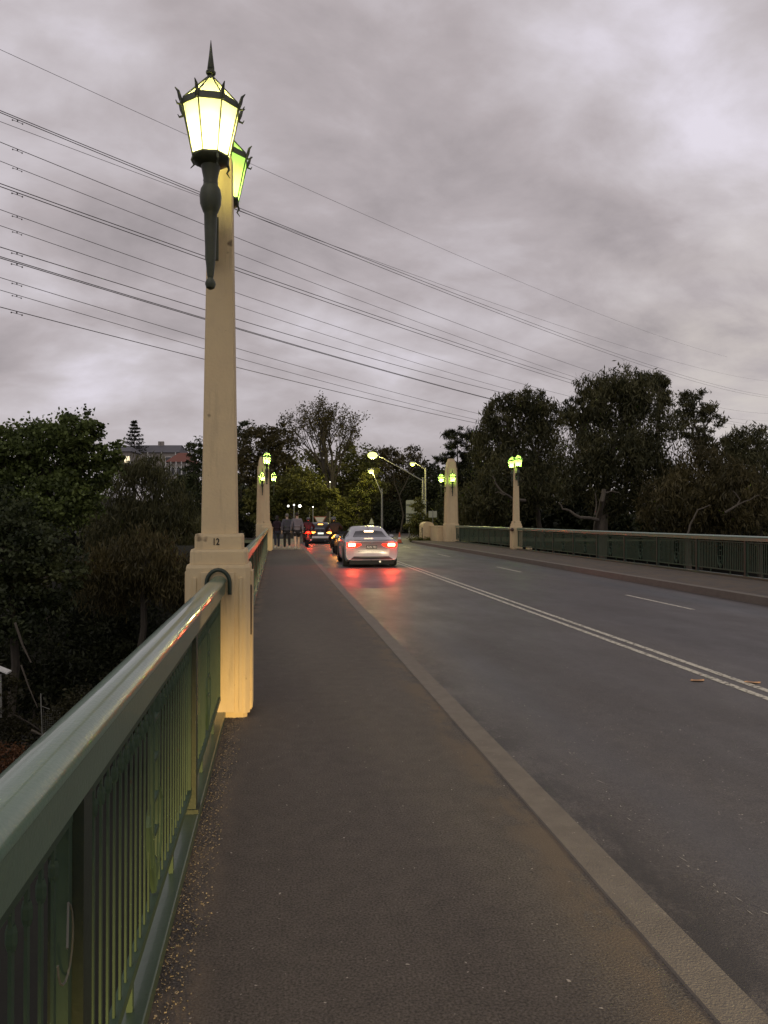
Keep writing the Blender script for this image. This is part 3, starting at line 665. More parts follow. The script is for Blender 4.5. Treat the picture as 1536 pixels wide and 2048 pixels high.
# beyond the end, left --------------------------------------------------
tree('autumn_tree', 'rusty brown leafy tree above the far left lamp pillar', 84, [(520, 900, 45, 48), (560, 885, 38, 42), (500, 960, 50, 60), (555, 960, 50, 60)], 16000, 'g', LM['brown'], GC, ln=.16, wd=.08, clump=.15)
tree('broadleaf_tree', 'sparse crown against the sky right beside the shaft of pillar 12', 95, [(490, 860, 22, 24), (478, 900, 25, 30)], 2600, 'g', LM['dark'], GC, ln=.16, wd=.07, clump=.2, shell=.3)
tree('broadleaf_tree', 'low olive green tree hanging over the walkers', 66, [(560, 995, 45, 42), (600, 975, 50, 40), (520, 1010, 40, 40), (640, 1000, 40, 30)], 13000, 'g', LM['lit'], GC, ln=.13, wd=.08, clump=.14)
tree('broadleaf_tree', 'dark green tree filling the gap behind the give way sign', 92, [(620, 960, 60, 60), (680, 960, 60, 70), (650, 1020, 90, 40), (720, 980, 55, 60), (715, 920, 40, 40)], 17000, 'g', LM['lit'], GC, ln=.18, wd=.1, clump=.15)
tree('bush', 'yellow green leafy bush lit by the street lamp above the riders', 72, [(700, 1020, 28, 28), (720, 1000, 22, 25), (745, 960, 24, 24), (690, 1045, 35, 18)], 8000, 'g', LM['lit'], GC, ln=.12, wd=.07, clump=.16, cat='bush')
tree('broadleaf_tree', 'dark tree behind the tall street lamps over the car', 100, [(775, 960, 50, 60), (820, 950, 40, 60), (760, 920, 38, 35), (830, 915, 22, 30), (790, 1010, 70, 50)], 15000, 'g', LM['brown'], GC, ln=.18, wd=.09, clump=.16)
tree('broadleaf_tree', 'shadowy tree behind the big road sign left of the right tower', 88, [(850, 985, 45, 55), (800, 1035, 60, 35), (870, 1010, 40, 50)], 11000, 'g', LM['black'], GC, ln=.18, wd=.09, clump=.16)
for i, (x, y, rx, ry) in enumerate([(560, 1010, 120, 60), (700, 1020, 120, 50), (850, 1010, 110, 70), (1000, 990, 120, 90)]):
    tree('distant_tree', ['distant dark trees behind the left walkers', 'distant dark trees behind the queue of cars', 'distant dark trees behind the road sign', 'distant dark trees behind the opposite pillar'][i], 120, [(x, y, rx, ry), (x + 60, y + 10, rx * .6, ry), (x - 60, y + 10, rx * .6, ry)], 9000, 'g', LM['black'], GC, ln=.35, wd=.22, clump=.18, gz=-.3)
# shrubs by the sign
tree('bush', 'straggly leafy sapling growing in front of the big road sign', 58, [(838, 1010, 14, 18), (845, 1045, 22, 22), (828, 1050, 16, 22), (860, 1060, 18, 20)], 4200, 'g', LM['lit'], 'shrubs on the right verge', ln=.10, wd=.045, clump=.25, shell=.2, tr=.05, gz=-.1, cat='bush')
tree('bush', 'low clipped hedge on the verge before the right parapet wall', 54.5, [(838, 1081, 18, 8), (855, 1080, 14, 8)], 2600, 'g', LM['lit'], 'shrubs on the right verge', ln=.05, wd=.03, clump=.2, tr=.03, gz=-.1, cat='hedge')
# right bank gums ---------------------------------------------------------
tree('conifer', 'dark layered conifer rising behind the right end tower', 64, [(915, 880, 32, 22), (905, 915, 36, 14), (925, 950, 40, 30), (920, 1010, 45, 50), (945, 890, 30, 35)], 12000, 'g', LM['black'], GR, ln=.22, wd=.03, droop=.1, clump=.14)
tree('gum_tree', 'broad dark gum tree directly behind the opposite lamp pillar', 56, [(1000, 830, 42, 38), (1050, 805, 48, 30), (985, 890, 50, 50), (1060, 880, 70, 60), (1030, 960, 80, 60), (1095, 830, 40, 35), (960, 1010, 60, 45)], 30000, 'g', LM['gum'], GR, trunk_px=(1090, 1040), bark=M_gum, ln=.20, wd=.04, droop=.5, sag=.35, clump=.15, shell=.4)
tree('gum_tree', 'tallest spreading gum tree with pale trunk behind the opposite railing', 50, [(1230, 800, 75, 58), (1195, 780, 40, 36), (1265, 780, 55, 38), (1170, 845, 50, 50), (1290, 850, 65, 70), (1230, 900, 90, 60), (1160, 940, 60, 55), (1300, 950, 70, 60), (1220, 1000, 50, 30), (1150, 820, 30, 25)], 40000, 'g', LM['gum'], GR, trunk_px=(1205, 1040), bark=M_gum, ln=.18, wd=.036, droop=.5, sag=.35, clump=.14, shell=.4, tr=.34)
tree('gum_tree', 'thin gum treetop poking up at the right shoulder of the tallest gum', 60, [(1318, 765, 20, 24), (1330, 800, 18, 20)], 2500, 'g', LM['gum'], GR, bark=M_gum, ln=.2, wd=.04, droop=.4, clump=.2, shell=.2, trunk_px=(1320, 1040))
tree('gum_tree', 'slender open gum tree with see through crown right of the tallest gum', 58, [(1385, 805, 34, 28), (1425, 830, 30, 28), (1370, 850, 34, 30), (1400, 880, 36, 26)], 5200, 'g', LM['gum'], GR, trunk_px=(1400, 1040), bark=M_gum, ln=.17, wd=.04, droop=.4, clump=.2, shell=.2, tr=.2)
tree('gum_tree', 'brownish gum tree low on the right below the slender open gum', 46, [(1400, 950, 75, 65), (1380, 1010, 90, 50), (1470, 990, 70, 60), (1340, 1000, 60, 50)], 22000, 'g', LM['brown'], GR, trunk_px=(1370, 1050), bark=M_gum, ln=.18, wd=.036, droop=.6, sag=.4, clump=.15)
tree('gum_tree', 'dark gum tree cut by the right picture edge', 52, [(1490, 885, 45, 35), (1545, 880, 45, 45), (1440, 905, 45, 35), (1480, 940, 70, 50), (1540, 960, 70, 70), (1550, 1020, 70, 50)], 18000, 'g', LM['gum'], GR, trunk_px=(1530, 1050), bark=M_gum, ln=.18, wd=.04, droop=.5, sag=.3, clump=.15)
for i, (x, y, rx, ry, D) in enumerate([(960, 1030, 90, 55, 70), (1130, 1010, 110, 70, 66), (1300, 1020, 120, 70, 62), (1480, 1020, 120, 70, 60)]):
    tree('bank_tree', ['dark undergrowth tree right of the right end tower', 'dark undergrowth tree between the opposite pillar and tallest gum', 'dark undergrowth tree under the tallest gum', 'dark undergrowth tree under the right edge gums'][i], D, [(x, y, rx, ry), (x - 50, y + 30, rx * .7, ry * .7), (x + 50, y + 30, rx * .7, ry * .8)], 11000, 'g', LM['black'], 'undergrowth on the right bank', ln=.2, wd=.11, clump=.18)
# pale bare branches showing in front of the dark crowns
def px_branch(parent, base, D, chain, r0, r1):
    b = MB()
    pts = [at(x, y, D + dz) - base for x, y, dz in chain]; n = len(pts)
    fine = []
    for i in range(n - 1):
        for t in (0, .5): fine.append(pts[i].lerp(pts[i + 1], t) + (Vector((random.uniform(-.05, .05), 0, random.uniform(-.05, .05))) if t else Vector()))
    fine.append(pts[-1]); b.tube(fine, [r0 + (r1 - r0) * i / (len(fine) - 1) for i in range(len(fine))], 7); return b
for nm, lab, D, chains in [
    ('dead_branch', 'pale curved bare branch just left of the opposite lamp pillar', 43, [([(1050, 1001, 2), (1025, 998, 1), (1005, 985, 0), (990, 965, 0), (985, 952, 0)], .09, .035), ([(1010, 990, 0), (1000, 985, 0), (990, 986, 0)], .04, .02)]),
    ('dead_branch', 'pale forked bare trunk and branch behind the opposite railing', 38, [([(1192, 1066, 2), (1198, 1030, 1), (1204, 1000, 0), (1208, 978, 0)], .16, .10), ([(1196, 1040, 1), (1160, 1035, 0), (1140, 1022, 0), (1125, 1018, 0), (1117, 1005, 0)], .09, .03), ([(1203, 985, 0), (1225, 982, 0), (1238, 985, 0)], .05, .02), ([(1190, 1030, 0), (1193, 1012, 0), (1190, 985, 0)], .05, .02)]),
    ('dead_branch', 'thin pale twisted branches low on the right behind the railing', 36, [([(1375, 1070, 0), (1380, 1050, 0), (1395, 1020, 0), (1420, 1010, 0)], .05, .02), ([(1450, 1025, 0), (1475, 1010, 0), (1480, 1000, 0), (1466, 982, 0)], .06, .02), ([(1475, 1010, 0), (1500, 1000, 0), (1520, 990, 0)], .04, .015)])]:
    base = at(chains[0][0][0][0], 1050, D); base.z = -5; root = empty(nm, base, 0, lab, 'branch', 'pale bare branches on the right bank')
    for ch, r0, r1 in chains: px_branch(root, base, D, ch, r0, r1).build('branch', M_gum, root, smooth=True)

# big half bare tree in the middle ---------------------------------------------
def fan_tree():
    D = 80; base = at(648, 1038, D); base.z = -.3; root = empty('bare_tree', base, 0, 'big half bare spreading tree against the sky in the middle', 'tree', GC)
    b = MB(); tips = []
    def grow(p, d, L_, r, lv):
        nonlocal b
        n = 4; pts = [p]; q = p.copy(); dd = d.copy()
        for i in range(n):
            dd = (dd + Vector((random.gauss(0, .10), random.gauss(0, .10), random.gauss(.05, .05)))).normalized(); q = q + dd * (L_ / n); pts.append(q.copy())
        b.tube(pts, [r * (1 - .35 * i / n) for i in range(n + 1)], 6 if lv < 3 else 4, cap=False)
        if lv >= 6: tips.append(q); return
        if lv > 3: tips.append(q)
        for k in range(3 if lv in (0, 1, 2) else 2):
            a = random.uniform(0, 2 * PI); sp = random.uniform(.32, .62); perp = Vector((math.cos(a), math.sin(a) * .7, 0)); nd = (dd * math.cos(sp) + perp * math.sin(sp)).normalized(); 
            grow(pts[-1] if k else pts[-2], nd, L_ * random.uniform(.70, .86), r * .60, lv + 1)
    best = None
    for sd_ in range(60):
        random.seed(sd_); b = MB(); tips.clear(); grow(Vector((0, 0, 0)), Vector((.0, 0, 1)), 4.0, .42, 0)
        xs_ = np.array([t.x for t in tips]); zz_ = np.array([t.z for t in tips]); h_ = zz_.max()
        sc_ = abs(xs_.mean()) * 2 + abs(xs_.max() + xs_.min()) + abs(xs_[zz_ > .8 * h_].mean()) 
        if best is None or sc_ < best[0]: best = (sc_, sd_)
    random.seed(best[1]); b = MB(); tips.clear(); grow(Vector((0, 0, 0)), Vector((.0, 0, 1)), 4.0, .42, 0); print('fan', best, min(t.x for t in tips), max(t.x for t in tips))
    b.build('trunk', M_bark, root, smooth=True)
    tp = np.array([t for t in tips]); per = 16; q = np.repeat(tp, per, 0) + RNG.normal(0, .24, (len(tp) * per, 3)); leaf_mesh('crown', q, .11, .06, LM['brown'], root, .1)
    zs = tp[:, 2].max(); print('fan tree top', zs, len(tips)); return root, zs
ft, zs = fan_tree(); s_ = (at(648, 803, 80).z + .3) / zs; _xw = max(abs(v.co.x) for v in ft.children[0].data.vertices); ft.scale = (min(1.5, 4.9 / _xw), s_ * 1.1, s_)
# dead twiggy tree near street lamps
b = MB(); base = at(800, 1038, 85); base.z = -.3; root = empty('dead_tree', base, 0, 'thin dead twigs sticking up beside the street lamps', 'tree', GC)
def tw(p, d, L_, r, lv):
    q = p + d * L_; b.tube([p, p.lerp(q, .5) + Vector((random.gauss(0, .06), 0, 0)) * L_, q], [r, r * .8, r * .55], 5, cap=False)
    if lv < 4:
        for k in range(2): tw(q, (d + Vector((random.gauss(0, .35), random.gauss(0, .3), random.uniform(0, .3)))).normalized(), L_ * .62, r * .6, lv + 1)
tw(Vector((0, 0, 0)), Vector((-.02, 0, 1)), 4.4, .12, 0); b.build('trunk', M_bark, root)

# norfolk pine ----------------------------------------------------------
base = at(268, 1038, 150); base.z = 5; top = at(268, 843, 150).z - base.z
root = empty('norfolk_pine', base, 0, 'distant tiered pine standing above the house roofs', 'tree', 'trees on the left bank')
b = MB(); b.tube([(0, 0, 0), (0, 0, top)], [.3, .04], 7); b.build('trunk', M_bark, root)
pts = []; b = MB(); k = 0; z = top - .25
while z > top - 8.0:
    L_ = .35 + (top - z) * .42
    for j in range(7):
        a = 2 * PI * j / 7 + k * .5 + random.uniform(-.15, .15); d = Vector((math.cos(a), math.sin(a), 0)); e = d * L_ * random.uniform(.8, 1.1) + Vector((0, 0, z + L_ * .12))
        b.tube([(0, 0, z), d * L_ * .6 + Vector((0, 0, z - .02 * L_)), e], [.05, .04, .02], 4, cap=False)
        for t in np.linspace(.3, 1, 14): pts.append(Vector((0, 0, z)).lerp(e, t) + Vector((random.gauss(0, .08), random.gauss(0, .08), abs(random.gauss(0, .12)))))
    z -= .62 + .03 * k; k += 1
b.build('branch', M_bark, root); leaf_mesh('crown', np.repeat(np.array(pts), 3, 0) + RNG.normal(0, .07, (len(pts) * 3, 3)), .2, .07, LM['black'], root)

# ------------------------------------------------------------------ houses on the left hill
M_slate = mat('slate_roof', (.10, .10, .115), .7, base2=(.07, .07, .08), nscale=4); M_tile = mat('red_tile_roof', (.20, .07, .045), .8, base2=(.14, .05, .035), nscale=6); M_wall = mat('house_render', (.34, .31, .28), .8); M_winlit = emat('lit_window', (1, .85, .55), 1.6)
def house(px, py, D, wpx, wallpx, roofpx, roofm, label, depth=8, hip=.25, chimney=None, extras=None):
    k = D / FPX; c = at(px, py, D); root = empty('house', (c.x, c.y, c.z - wallpx * k - 3), R(-8), label, 'house', 'houses on the left hill')
    W = wpx * k; H = wallpx * k + 3; RH = roofpx * k
    b = MB(); b.box(-W / 2, W / 2, 0, depth, 0, H); b.build('wall', M_wall, root)
    e = .4; b = MB(); x0, x1 = -W / 2 - e, W / 2 + e; hp = W * hip
    b.add([(x0, -e, H), (x1, -e, H), (x1, depth + e, H), (x0, depth + e, H), (x0 + hp, depth / 2, H + RH), (x1 - hp, depth / 2, H + RH)], [(0, 1, 5, 4), (1, 2, 5), (2, 3, 4, 5), (3, 0, 4), (0, 3, 2, 1)]); rf = b.build('roof', roofm, root)
    if chimney:
        for cx in chimney: MB().box(cx * k - .25, cx * k + .25, depth / 2 - .3, depth / 2 + .3, H + RH - .4, H + RH + .75).build('chimney', M_wall, rf)
    for i in range(3):
        x = -W / 2 + W * (i + .5) / 3; f = MB().box(x - .6, x + .6, -.03, .05, H - 2.2, H - .8).build('window', M_platew, root); MB().box(x - .5, x + .5, -.045, -.031, H - 2.1, H - .9).build('pane', M_winlit if (i == extras) else M_glassd, f)
    if wallpx > 12:
        MB().box(-W / 2 - .1, W / 2 + .1, -1.6, -.06, H - 3.1, H - 2.6).build('balcony', M_wall, root, bevel=.02)
        for i in range(5): MB().box(-W / 2 + W * i / 4 - .06, -W / 2 + W * i / 4 + .06, -1.5, -1.38, H - 2.6, H - .05).build('balcony_post', M_platew, root)
    return root
house(300, 905, 150, 110, 14, 19, M_slate, 'long distant house with grey slate roof and paired chimneys', 9, .06, (6, 12), 0)
house(243, 903, 140, 34, 10, 12, M_slate, 'small grey roofed house part below the tiered pine', 6, .3, None, 2)
house(357, 924, 125, 42, 26, 22, M_tile, 'distant house with red tiled roof and pale balcony', 7, .35)
# pale garden wall beyond the far left tower
c = at(500, 1040, 76); root = empty('garden_building', (c.x, c.y, -.2), 0, 'low pale building and fence seen left behind the far lamp pillar', 'building')
MB().box(-3.2, 1.4, 0, 3, 0, 1.9).build('wall', M_wall, root); MB().box(-3.4, 1.6, -.2, 3.2, 1.9, 2.05).build('roof', M_slate, root)
for i in range(3): f = MB().box(-2.9 + i * 1.3, -2.1 + i * 1.3, -.04, -.002, .7, 1.6).build('window', M_platew, root); MB().box(-2.84 + i * 1.3, -2.16 + i * 1.3, -.05, -.041, .76, 1.54).build('pane', M_glassd, f)
# picket fence low left behind railing
root = empty('picket_fence', (c.x - 4, 60, -.2), 0, 'dark low picket fence beyond the left railing', 'fence')
for i in range(14): MB().box(i * .3, i * .3 + .09, 0, .03, 0, .8).build('picket', M_black, root)
MB().box(-.1, 4.2, .031, .07, .55, .62).build('rail', M_black, root)

# things low on the left bank
c = at(112, 1425, 30); root = empty('wire_gate', (c.x, c.y, c.z - 1.8), R(20), 'leaning grey mesh panel low on the left bank', 'mesh panel'); 
b = MB(); b.tube([(-.55, 0, 2.6), (-.45, 0, 0)], .022, 6); b.tube([(-.5, 0, 2.1), (.15, 0, 1.75), (.2, 0, 1.6), (.2, 0, .3)], .016, 6); b.build('frame', M_galv, root)
b = MB()
for i in range(9): x = -.45 + i * .07; b.box(x, x + .006, -.003, .003, .3, 2.0 - i * .04)
for i in range(20): z = .35 + i * .08; b.box(-.46, .19, -.003, .003, z, z + .006)
b.build('mesh', M_galv, root)
c = at(0, 1338, 30); root = empty('bank_shed', (c.x, c.y, c.z - 1.9), 0, 'white topped post at the left picture edge on the bank', 'post')
MB().tube([(.05, 0, 0), (.03, 0, 1.7)], .035, 6).build('post', M_galv, root); MB().add([(-.5, -.2, 2.15), (.33, -.2, 1.78), (.33, .3, 1.78), (-.5, .3, 2.15), (-.5, -.2, 2.10), (.33, -.2, 1.72), (.33, .3, 1.72), (-.5, .3, 2.10)], [(0, 1, 2, 3), (4, 7, 6, 5), (0, 4, 5, 1), (1, 5, 6, 2), (2, 6, 7, 3), (3, 7, 4, 0)]).build('cap', M_white, root)
# sticks / leaning logs
for lab, pts_, r in [('long pale leaning stick on the dark left bank', [(30, 1245), (45, 1290), (62, 1325)], .05), ('thin crooked stick below the long leaning one', [(42, 1330), (58, 1375), (75, 1415)], .035), ('short pale log lying beside the mesh panel', [(63, 1460), (80, 1468), (92, 1475)], .05)]:
    P_ = [at(x, y, 30) for x, y in pts_]; o = MB().tube([p - P_[0] for p in P_], [r, r * .8, r * .5], 6).build('stick', M_gum, None, smooth=True); o.location = P_[0]; tag(o, lab, 'stick', 'dead sticks on the left bank')
tree('bush', 'rusty brown bush at the left edge beside the handrail', 24, [(5, 1530, 45, 45), (-20, 1590, 50, 40)], 5000, 'g', leafmat('leaf_rust', (.06, .028, .012), (.13, .06, .026)), 'shrubs on the left bank', ln=.06, wd=.025, clump=.2, tr=.05, gz=-7, cat='bush')
tree('bush', 'dark olive ground bush on the left bank around the mesh panel', 31, [(60, 1480, 110, 60), (-30, 1400, 60, 70), (190, 1440, 90, 60), (280, 1400, 90, 70)], 16000, 'g', leafmat('leaf_under', (.018, .018, .008), (.048, .044, .018)), 'shrubs on the left bank', ln=.09, wd=.04, clump=.2, tr=.06, gz=-8.5, cat='bush')

# ------------------------------------------------------------------ power lines
M_wire = mat('wire', (.13, .12, .13), .6, metal=.3)
def wire_pts(p3, X0=-62.0, off=0.0):
    """three photo points -> parabola in the vertical plane X = X0 + .936 Y"""
    pts = []
    for (x, y) in p3:
        d = ray(x, y); t = X0 / (d.x - .936 * d.y); p = EYE + d * t; pts.append((p.y, p.z))
    A = np.array([[a * a, a, 1] for a, _ in pts]); c = np.linalg.solve(A, np.array([z for _, z in pts])); ys = np.linspace(pts[0][0] - 14, max(pts[-1][0] + 25, 150), 40)
    return [Vector((X0 + .936 * y + off, y, c[0] * y * y + c[1] * y + c[2])) for y in ys], c
WIRES = [
 ('topmost faint thin wire high across the sky', -75, [[(0, 99), (650, 394), (1408, 701)]], .018),
 ('upper twin bundle power line, topmost thick one', -62, [[(0, 221), (486, 419), (1534, 791)], [(0, 225), (486, 424), (1534, 795)]], .026),
 ('faint wire that crosses the topmost thick bundle', -75, [[(0, 243), (403, 394), (1534, 762)]], .020),
 ('single wire first below the topmost thick bundle', -66, [[(0, 284), (468, 473), (1534, 827)]], .024),
 ('single wire second below the topmost thick bundle', -70, [[(0, 322), (468, 505), (1534, 842)]], .022),
 ('middle twin bundle power line, darkest pair', -60, [[(0, 367), (468, 533), (1534, 852)], [(0, 373), (468, 539.5), (1534, 856)]], .028),
 ('single wire first below the darkest middle pair', -66, [[(0, 419), (468, 584), (1133, 791)]], .022),
 ('single wire second below the darkest middle pair', -70, [[(0, 451), (468, 610), (1011, 777)]], .022),
 ('dark single wire third below the darkest middle pair', -60, [[(0, 494), (468, 637), (998, 784)]], .027),
 ('thick lower bundle power line below the dark single wire', -58, [[(0, 513), (468, 654), (987, 799)], [(0, 516), (468, 656), (987, 800)]], .026),
 ('third lowest wire over the middle trees', -66, [[(0, 555), (471, 696), (951, 826)]], .022),
 ('second lowest wire over the middle trees', -70, [[(0, 580), (471, 715), (951, 839)]], .022),
 ('lowest wire, ending nearest the treetops', -58, [[(0, 614), (471, 734), (951, 846)]], .025)]
for lab, X0, sets, r in WIRES:
    root = empty('power_line', (0, 0, 0), 0, lab, 'power line', 'high voltage wires across the sky')
    for i, s in enumerate(sets):
        P_, c_ = wire_pts(s, X0); MB().tube(P_, r * .95, 6).build('conductor', M_wire, root, smooth=True)
    d = ray(sets[0][0][0] + 34, 500); t = X0 / (d.x - .936 * d.y); y = (EYE + d * t).y; z = c_[0] * y * y + c_[1] * y + c_[2]
    if X0 != -75:
        b = MB(); x = X0 + .936 * y; sl_ = 2 * c_[0] * y + c_[1]; b.tube([(x - .22, y - .22, z - .13 - .22 * sl_), (x + .22, y + .22, z - .13 + .22 * sl_)], .015, 5); b.ball((x - .22, y - .22, z - .14 - .22 * sl_), .05, 6); b.ball((x + .22, y + .22, z - .14 + .22 * sl_), .05, 6); b.box(x - .03, x + .03, y - .03, y + .03, z - .13, z)
        b.build('damper', M_wire, root)

# ------------------------------------------------------------------ street lamps and signs
def street_lamp(px, base_D, toppx, tippx, tipy, label, power, hx, r=.10, lampr=.16, tipD=None, em=None):
    base = at(px, 1038, base_D); base.z = -.1; root = empty('street_lamp', base, 0, label, 'street lamp', 'street lamps beyond the bridge')
    tp = at(px, toppx, base_D) - base; tip = at(tippx, tipy, tipD or base_D) - base
    b = MB(); b.tube([(0, 0, 0), (0, 0, tp.z)], [r, r * .6], 8); b.build('pole', M_galv, root, smooth=True)
    s = Vector((0, 0, tp.z - hx)); b = MB(); m_ = s.lerp(tip, .5) + Vector((0, 0, .12)); b.tube([s, s.lerp(tip, .25) + Vector((0, 0, .06)), m_, s.lerp(tip, .8) + Vector((0, 0, .16)), tip + Vector((0, 0, .08))], [.05, .045, .04, .035, .035], 7); b.build('arm', M_galv, root, smooth=True)
    b = MB(); dd = (tip - s); dd.z = 0; dd.normalize(); b.ball(tip + Vector((0, 0, .06)), .3, 10, (1, .8, .33)); b.build('lamp_head', M_galv, root, smooth=True)
    b = MB(); b.ball(tip - Vector((0, 0, .08)), lampr * 1.1, 12, (1.15, 1, .8)); b.build('lamp_lens', em or M_warmlamp, root, smooth=True)
    point('lamp_light', tip - Vector((0, 0, .35)), power, (1, .88, .28), .22, root); return root
street_lamp(846, 66, 955, 745, 909, 'tall street lamp with long arm and the brightest yellow green light', 2600, .3, .13, .34)
street_lamp(851, 74, 935, 825, 926, 'street lamp with short arm behind the long armed one', 350, .2, .12, .2)
street_lamp(764, 60, 977, 742, 941, 'slim street lamp with thin leaning arm above the car', 250, .5, .10, .17)
def lamp_glint(px, py, D, r, label, n=1):
    base = at(px, py, D); h = base.z + .3; root = empty('garden_lamp', (base.x, base.y, -.3), 0, label, 'lamp', 'small white lights among the far trees')
    MB().tube([(0, 0, 0), (0, 0, h)], .04, 6).build('post', M_galv, root)
    for i in range(n):
        MB().ball(((i - (n - 1) / 2) * .45, 0, h + .08 * (i % 2)), .48 * r * (1, .8, 1.5)[i % 3], 8).build('bulb', M_whitelamp, root, smooth=True)
lamp_glint(588, 1012, 60, .16, 'row of three bright white lamps above the walkers', 3); lamp_glint(626, 1014, 62, .10, 'small white lamp right of the row of three')
lamp_glint(660, 964, 70, .10, 'highest small white lamp left of the bright street light'); lamp_glint(619, 962, 70, .07, 'faint white lamp higher up above the row of three'); lamp_glint(597, 960, 70, .09, 'faint yellow lamp directly above the row of three')

# give way sign
M_signw = mat('sign_face', (.80, .76, .52), .5, base2=(.75, .7, .48)); M_signr = mat('sign_red', (.45, .16, .07), .5); M_signb = mat('sign_back', (.42, .44, .33), .55, base2=(.36, .38, .28))
c = at(640, 1043, 54); root = empty('give_way_sign', (c.x, c.y, -.1), R(-6), 'yellowish triangular give way sign above the grey car', 'sign')
MB().tube([(0, .05, 0), (0, .05, c.z + .1)], .035, 8).build('post', M_galv, root)
def tri(h, y0, y1, zc): 
    a = h * .58; p = [(-a, zc + h * .45), (a, zc + h * .45), (0, zc - h * .55)]; return MB().loft([[(x, y0, z) for x, z in p], [(x, y1, z) for x, z in p]])
tri(.80, -.012, .01, c.z + .1).build('border', M_signr, root); tri(.62, -.016, -.0125, c.z + .12).build('face', M_signw, root)
# big direction sign and small sign (seen from the back)
c = at(831, 1024, 61); root = empty('road_sign', (c.x, c.y, -.1), R(-8), 'large pale road sign half hidden by the sapling', 'sign')
W_, H_ = .76, 1.0; zc = c.z + .1 - .05; pts = []
for (cx, cz, a0) in ((W_ - .1, H_ - .1, 0), (-W_ + .1, H_ - .1, 90), (-W_ + .1, -H_ + .1, 180), (W_ - .1, -H_ + .1, 270)):
    for a in (0, 30, 60, 90): pts.append((cx + .1 * math.cos(R(a0 + a)), zc + cz + .1 * math.sin(R(a0 + a))))
MB().loft([[(x, 0, z) for x, z in pts], [(x, .03, z) for x, z in pts]]).build('panel', M_signb, root)
for z in (.62, -.1, -.38, -.62): MB().box(-W_ + .03, W_ - .03, -.045, -.002, zc + z - .03, zc + z + .03).build('stiffener', M_greend, root)
for x in (-.5, .5): MB().tube([(x, .08, 0), (x, .08, zc + .9)], .04, 7).build('post', M_galv, root)
c = at(865.5, 1028.5, 57); root = empty('road_sign', (c.x, c.y, -.1), R(-8), 'small blank rectangular sign on a thin post left of the right tower', 'sign')
MB().box(-.31, .31, 0, .02, c.z + .1 - .24, c.z + .1 + .24).build('panel', M_signb, root, bevel=.005); MB().tube([(0, -.03, 0), (0, -.03, c.z + .4)], .022, 7).build('post', M_galv, root)
c = at(743, 1040, 64); root = empty('road_sign', (c.x, c.y, -.1), R(-8), 'small narrow pale sign on a post above the white car roof', 'sign')
b = MB(); b.loft([[(-.22, 0, c.z - .25), (.22, 0, c.z - .25), (.05, 0, c.z + .2), (-.05, 0, c.z + .2)], [(-.22, .02, c.z - .25), (.22, .02, c.z - .25), (.05, .02, c.z + .2), (-.05, .02, c.z + .2)]]); b.build('panel', M_signb, root); MB().tube([(0, .05, 0), (0, .05, c.z + .3)], .03, 7).build('post', M_galv, root)
M_orange = mat('cone_orange', (.6, .12, .04), .5)
c = onz(799, 1086, -.15) ; c = at(799, 1086, 52); root = empty('traffic_cone', (c.x, c.y, -.15), 0, 'orange traffic cone on the road right of the white car', 'cone')
MB().box(-.2, .2, -.2, .2, 0, .04).build('base', M_black, root); MB().lathe([(.16, .04), (.12, .25), (.105, .32), (.10, .33), (.05, .62), (.02, .75), (0.001, .76)], n=12).build('cone', M_orange, root, smooth=True); MB().lathe([(.117, .27), (.091, .42)], n=12).build('band', M_white, root)

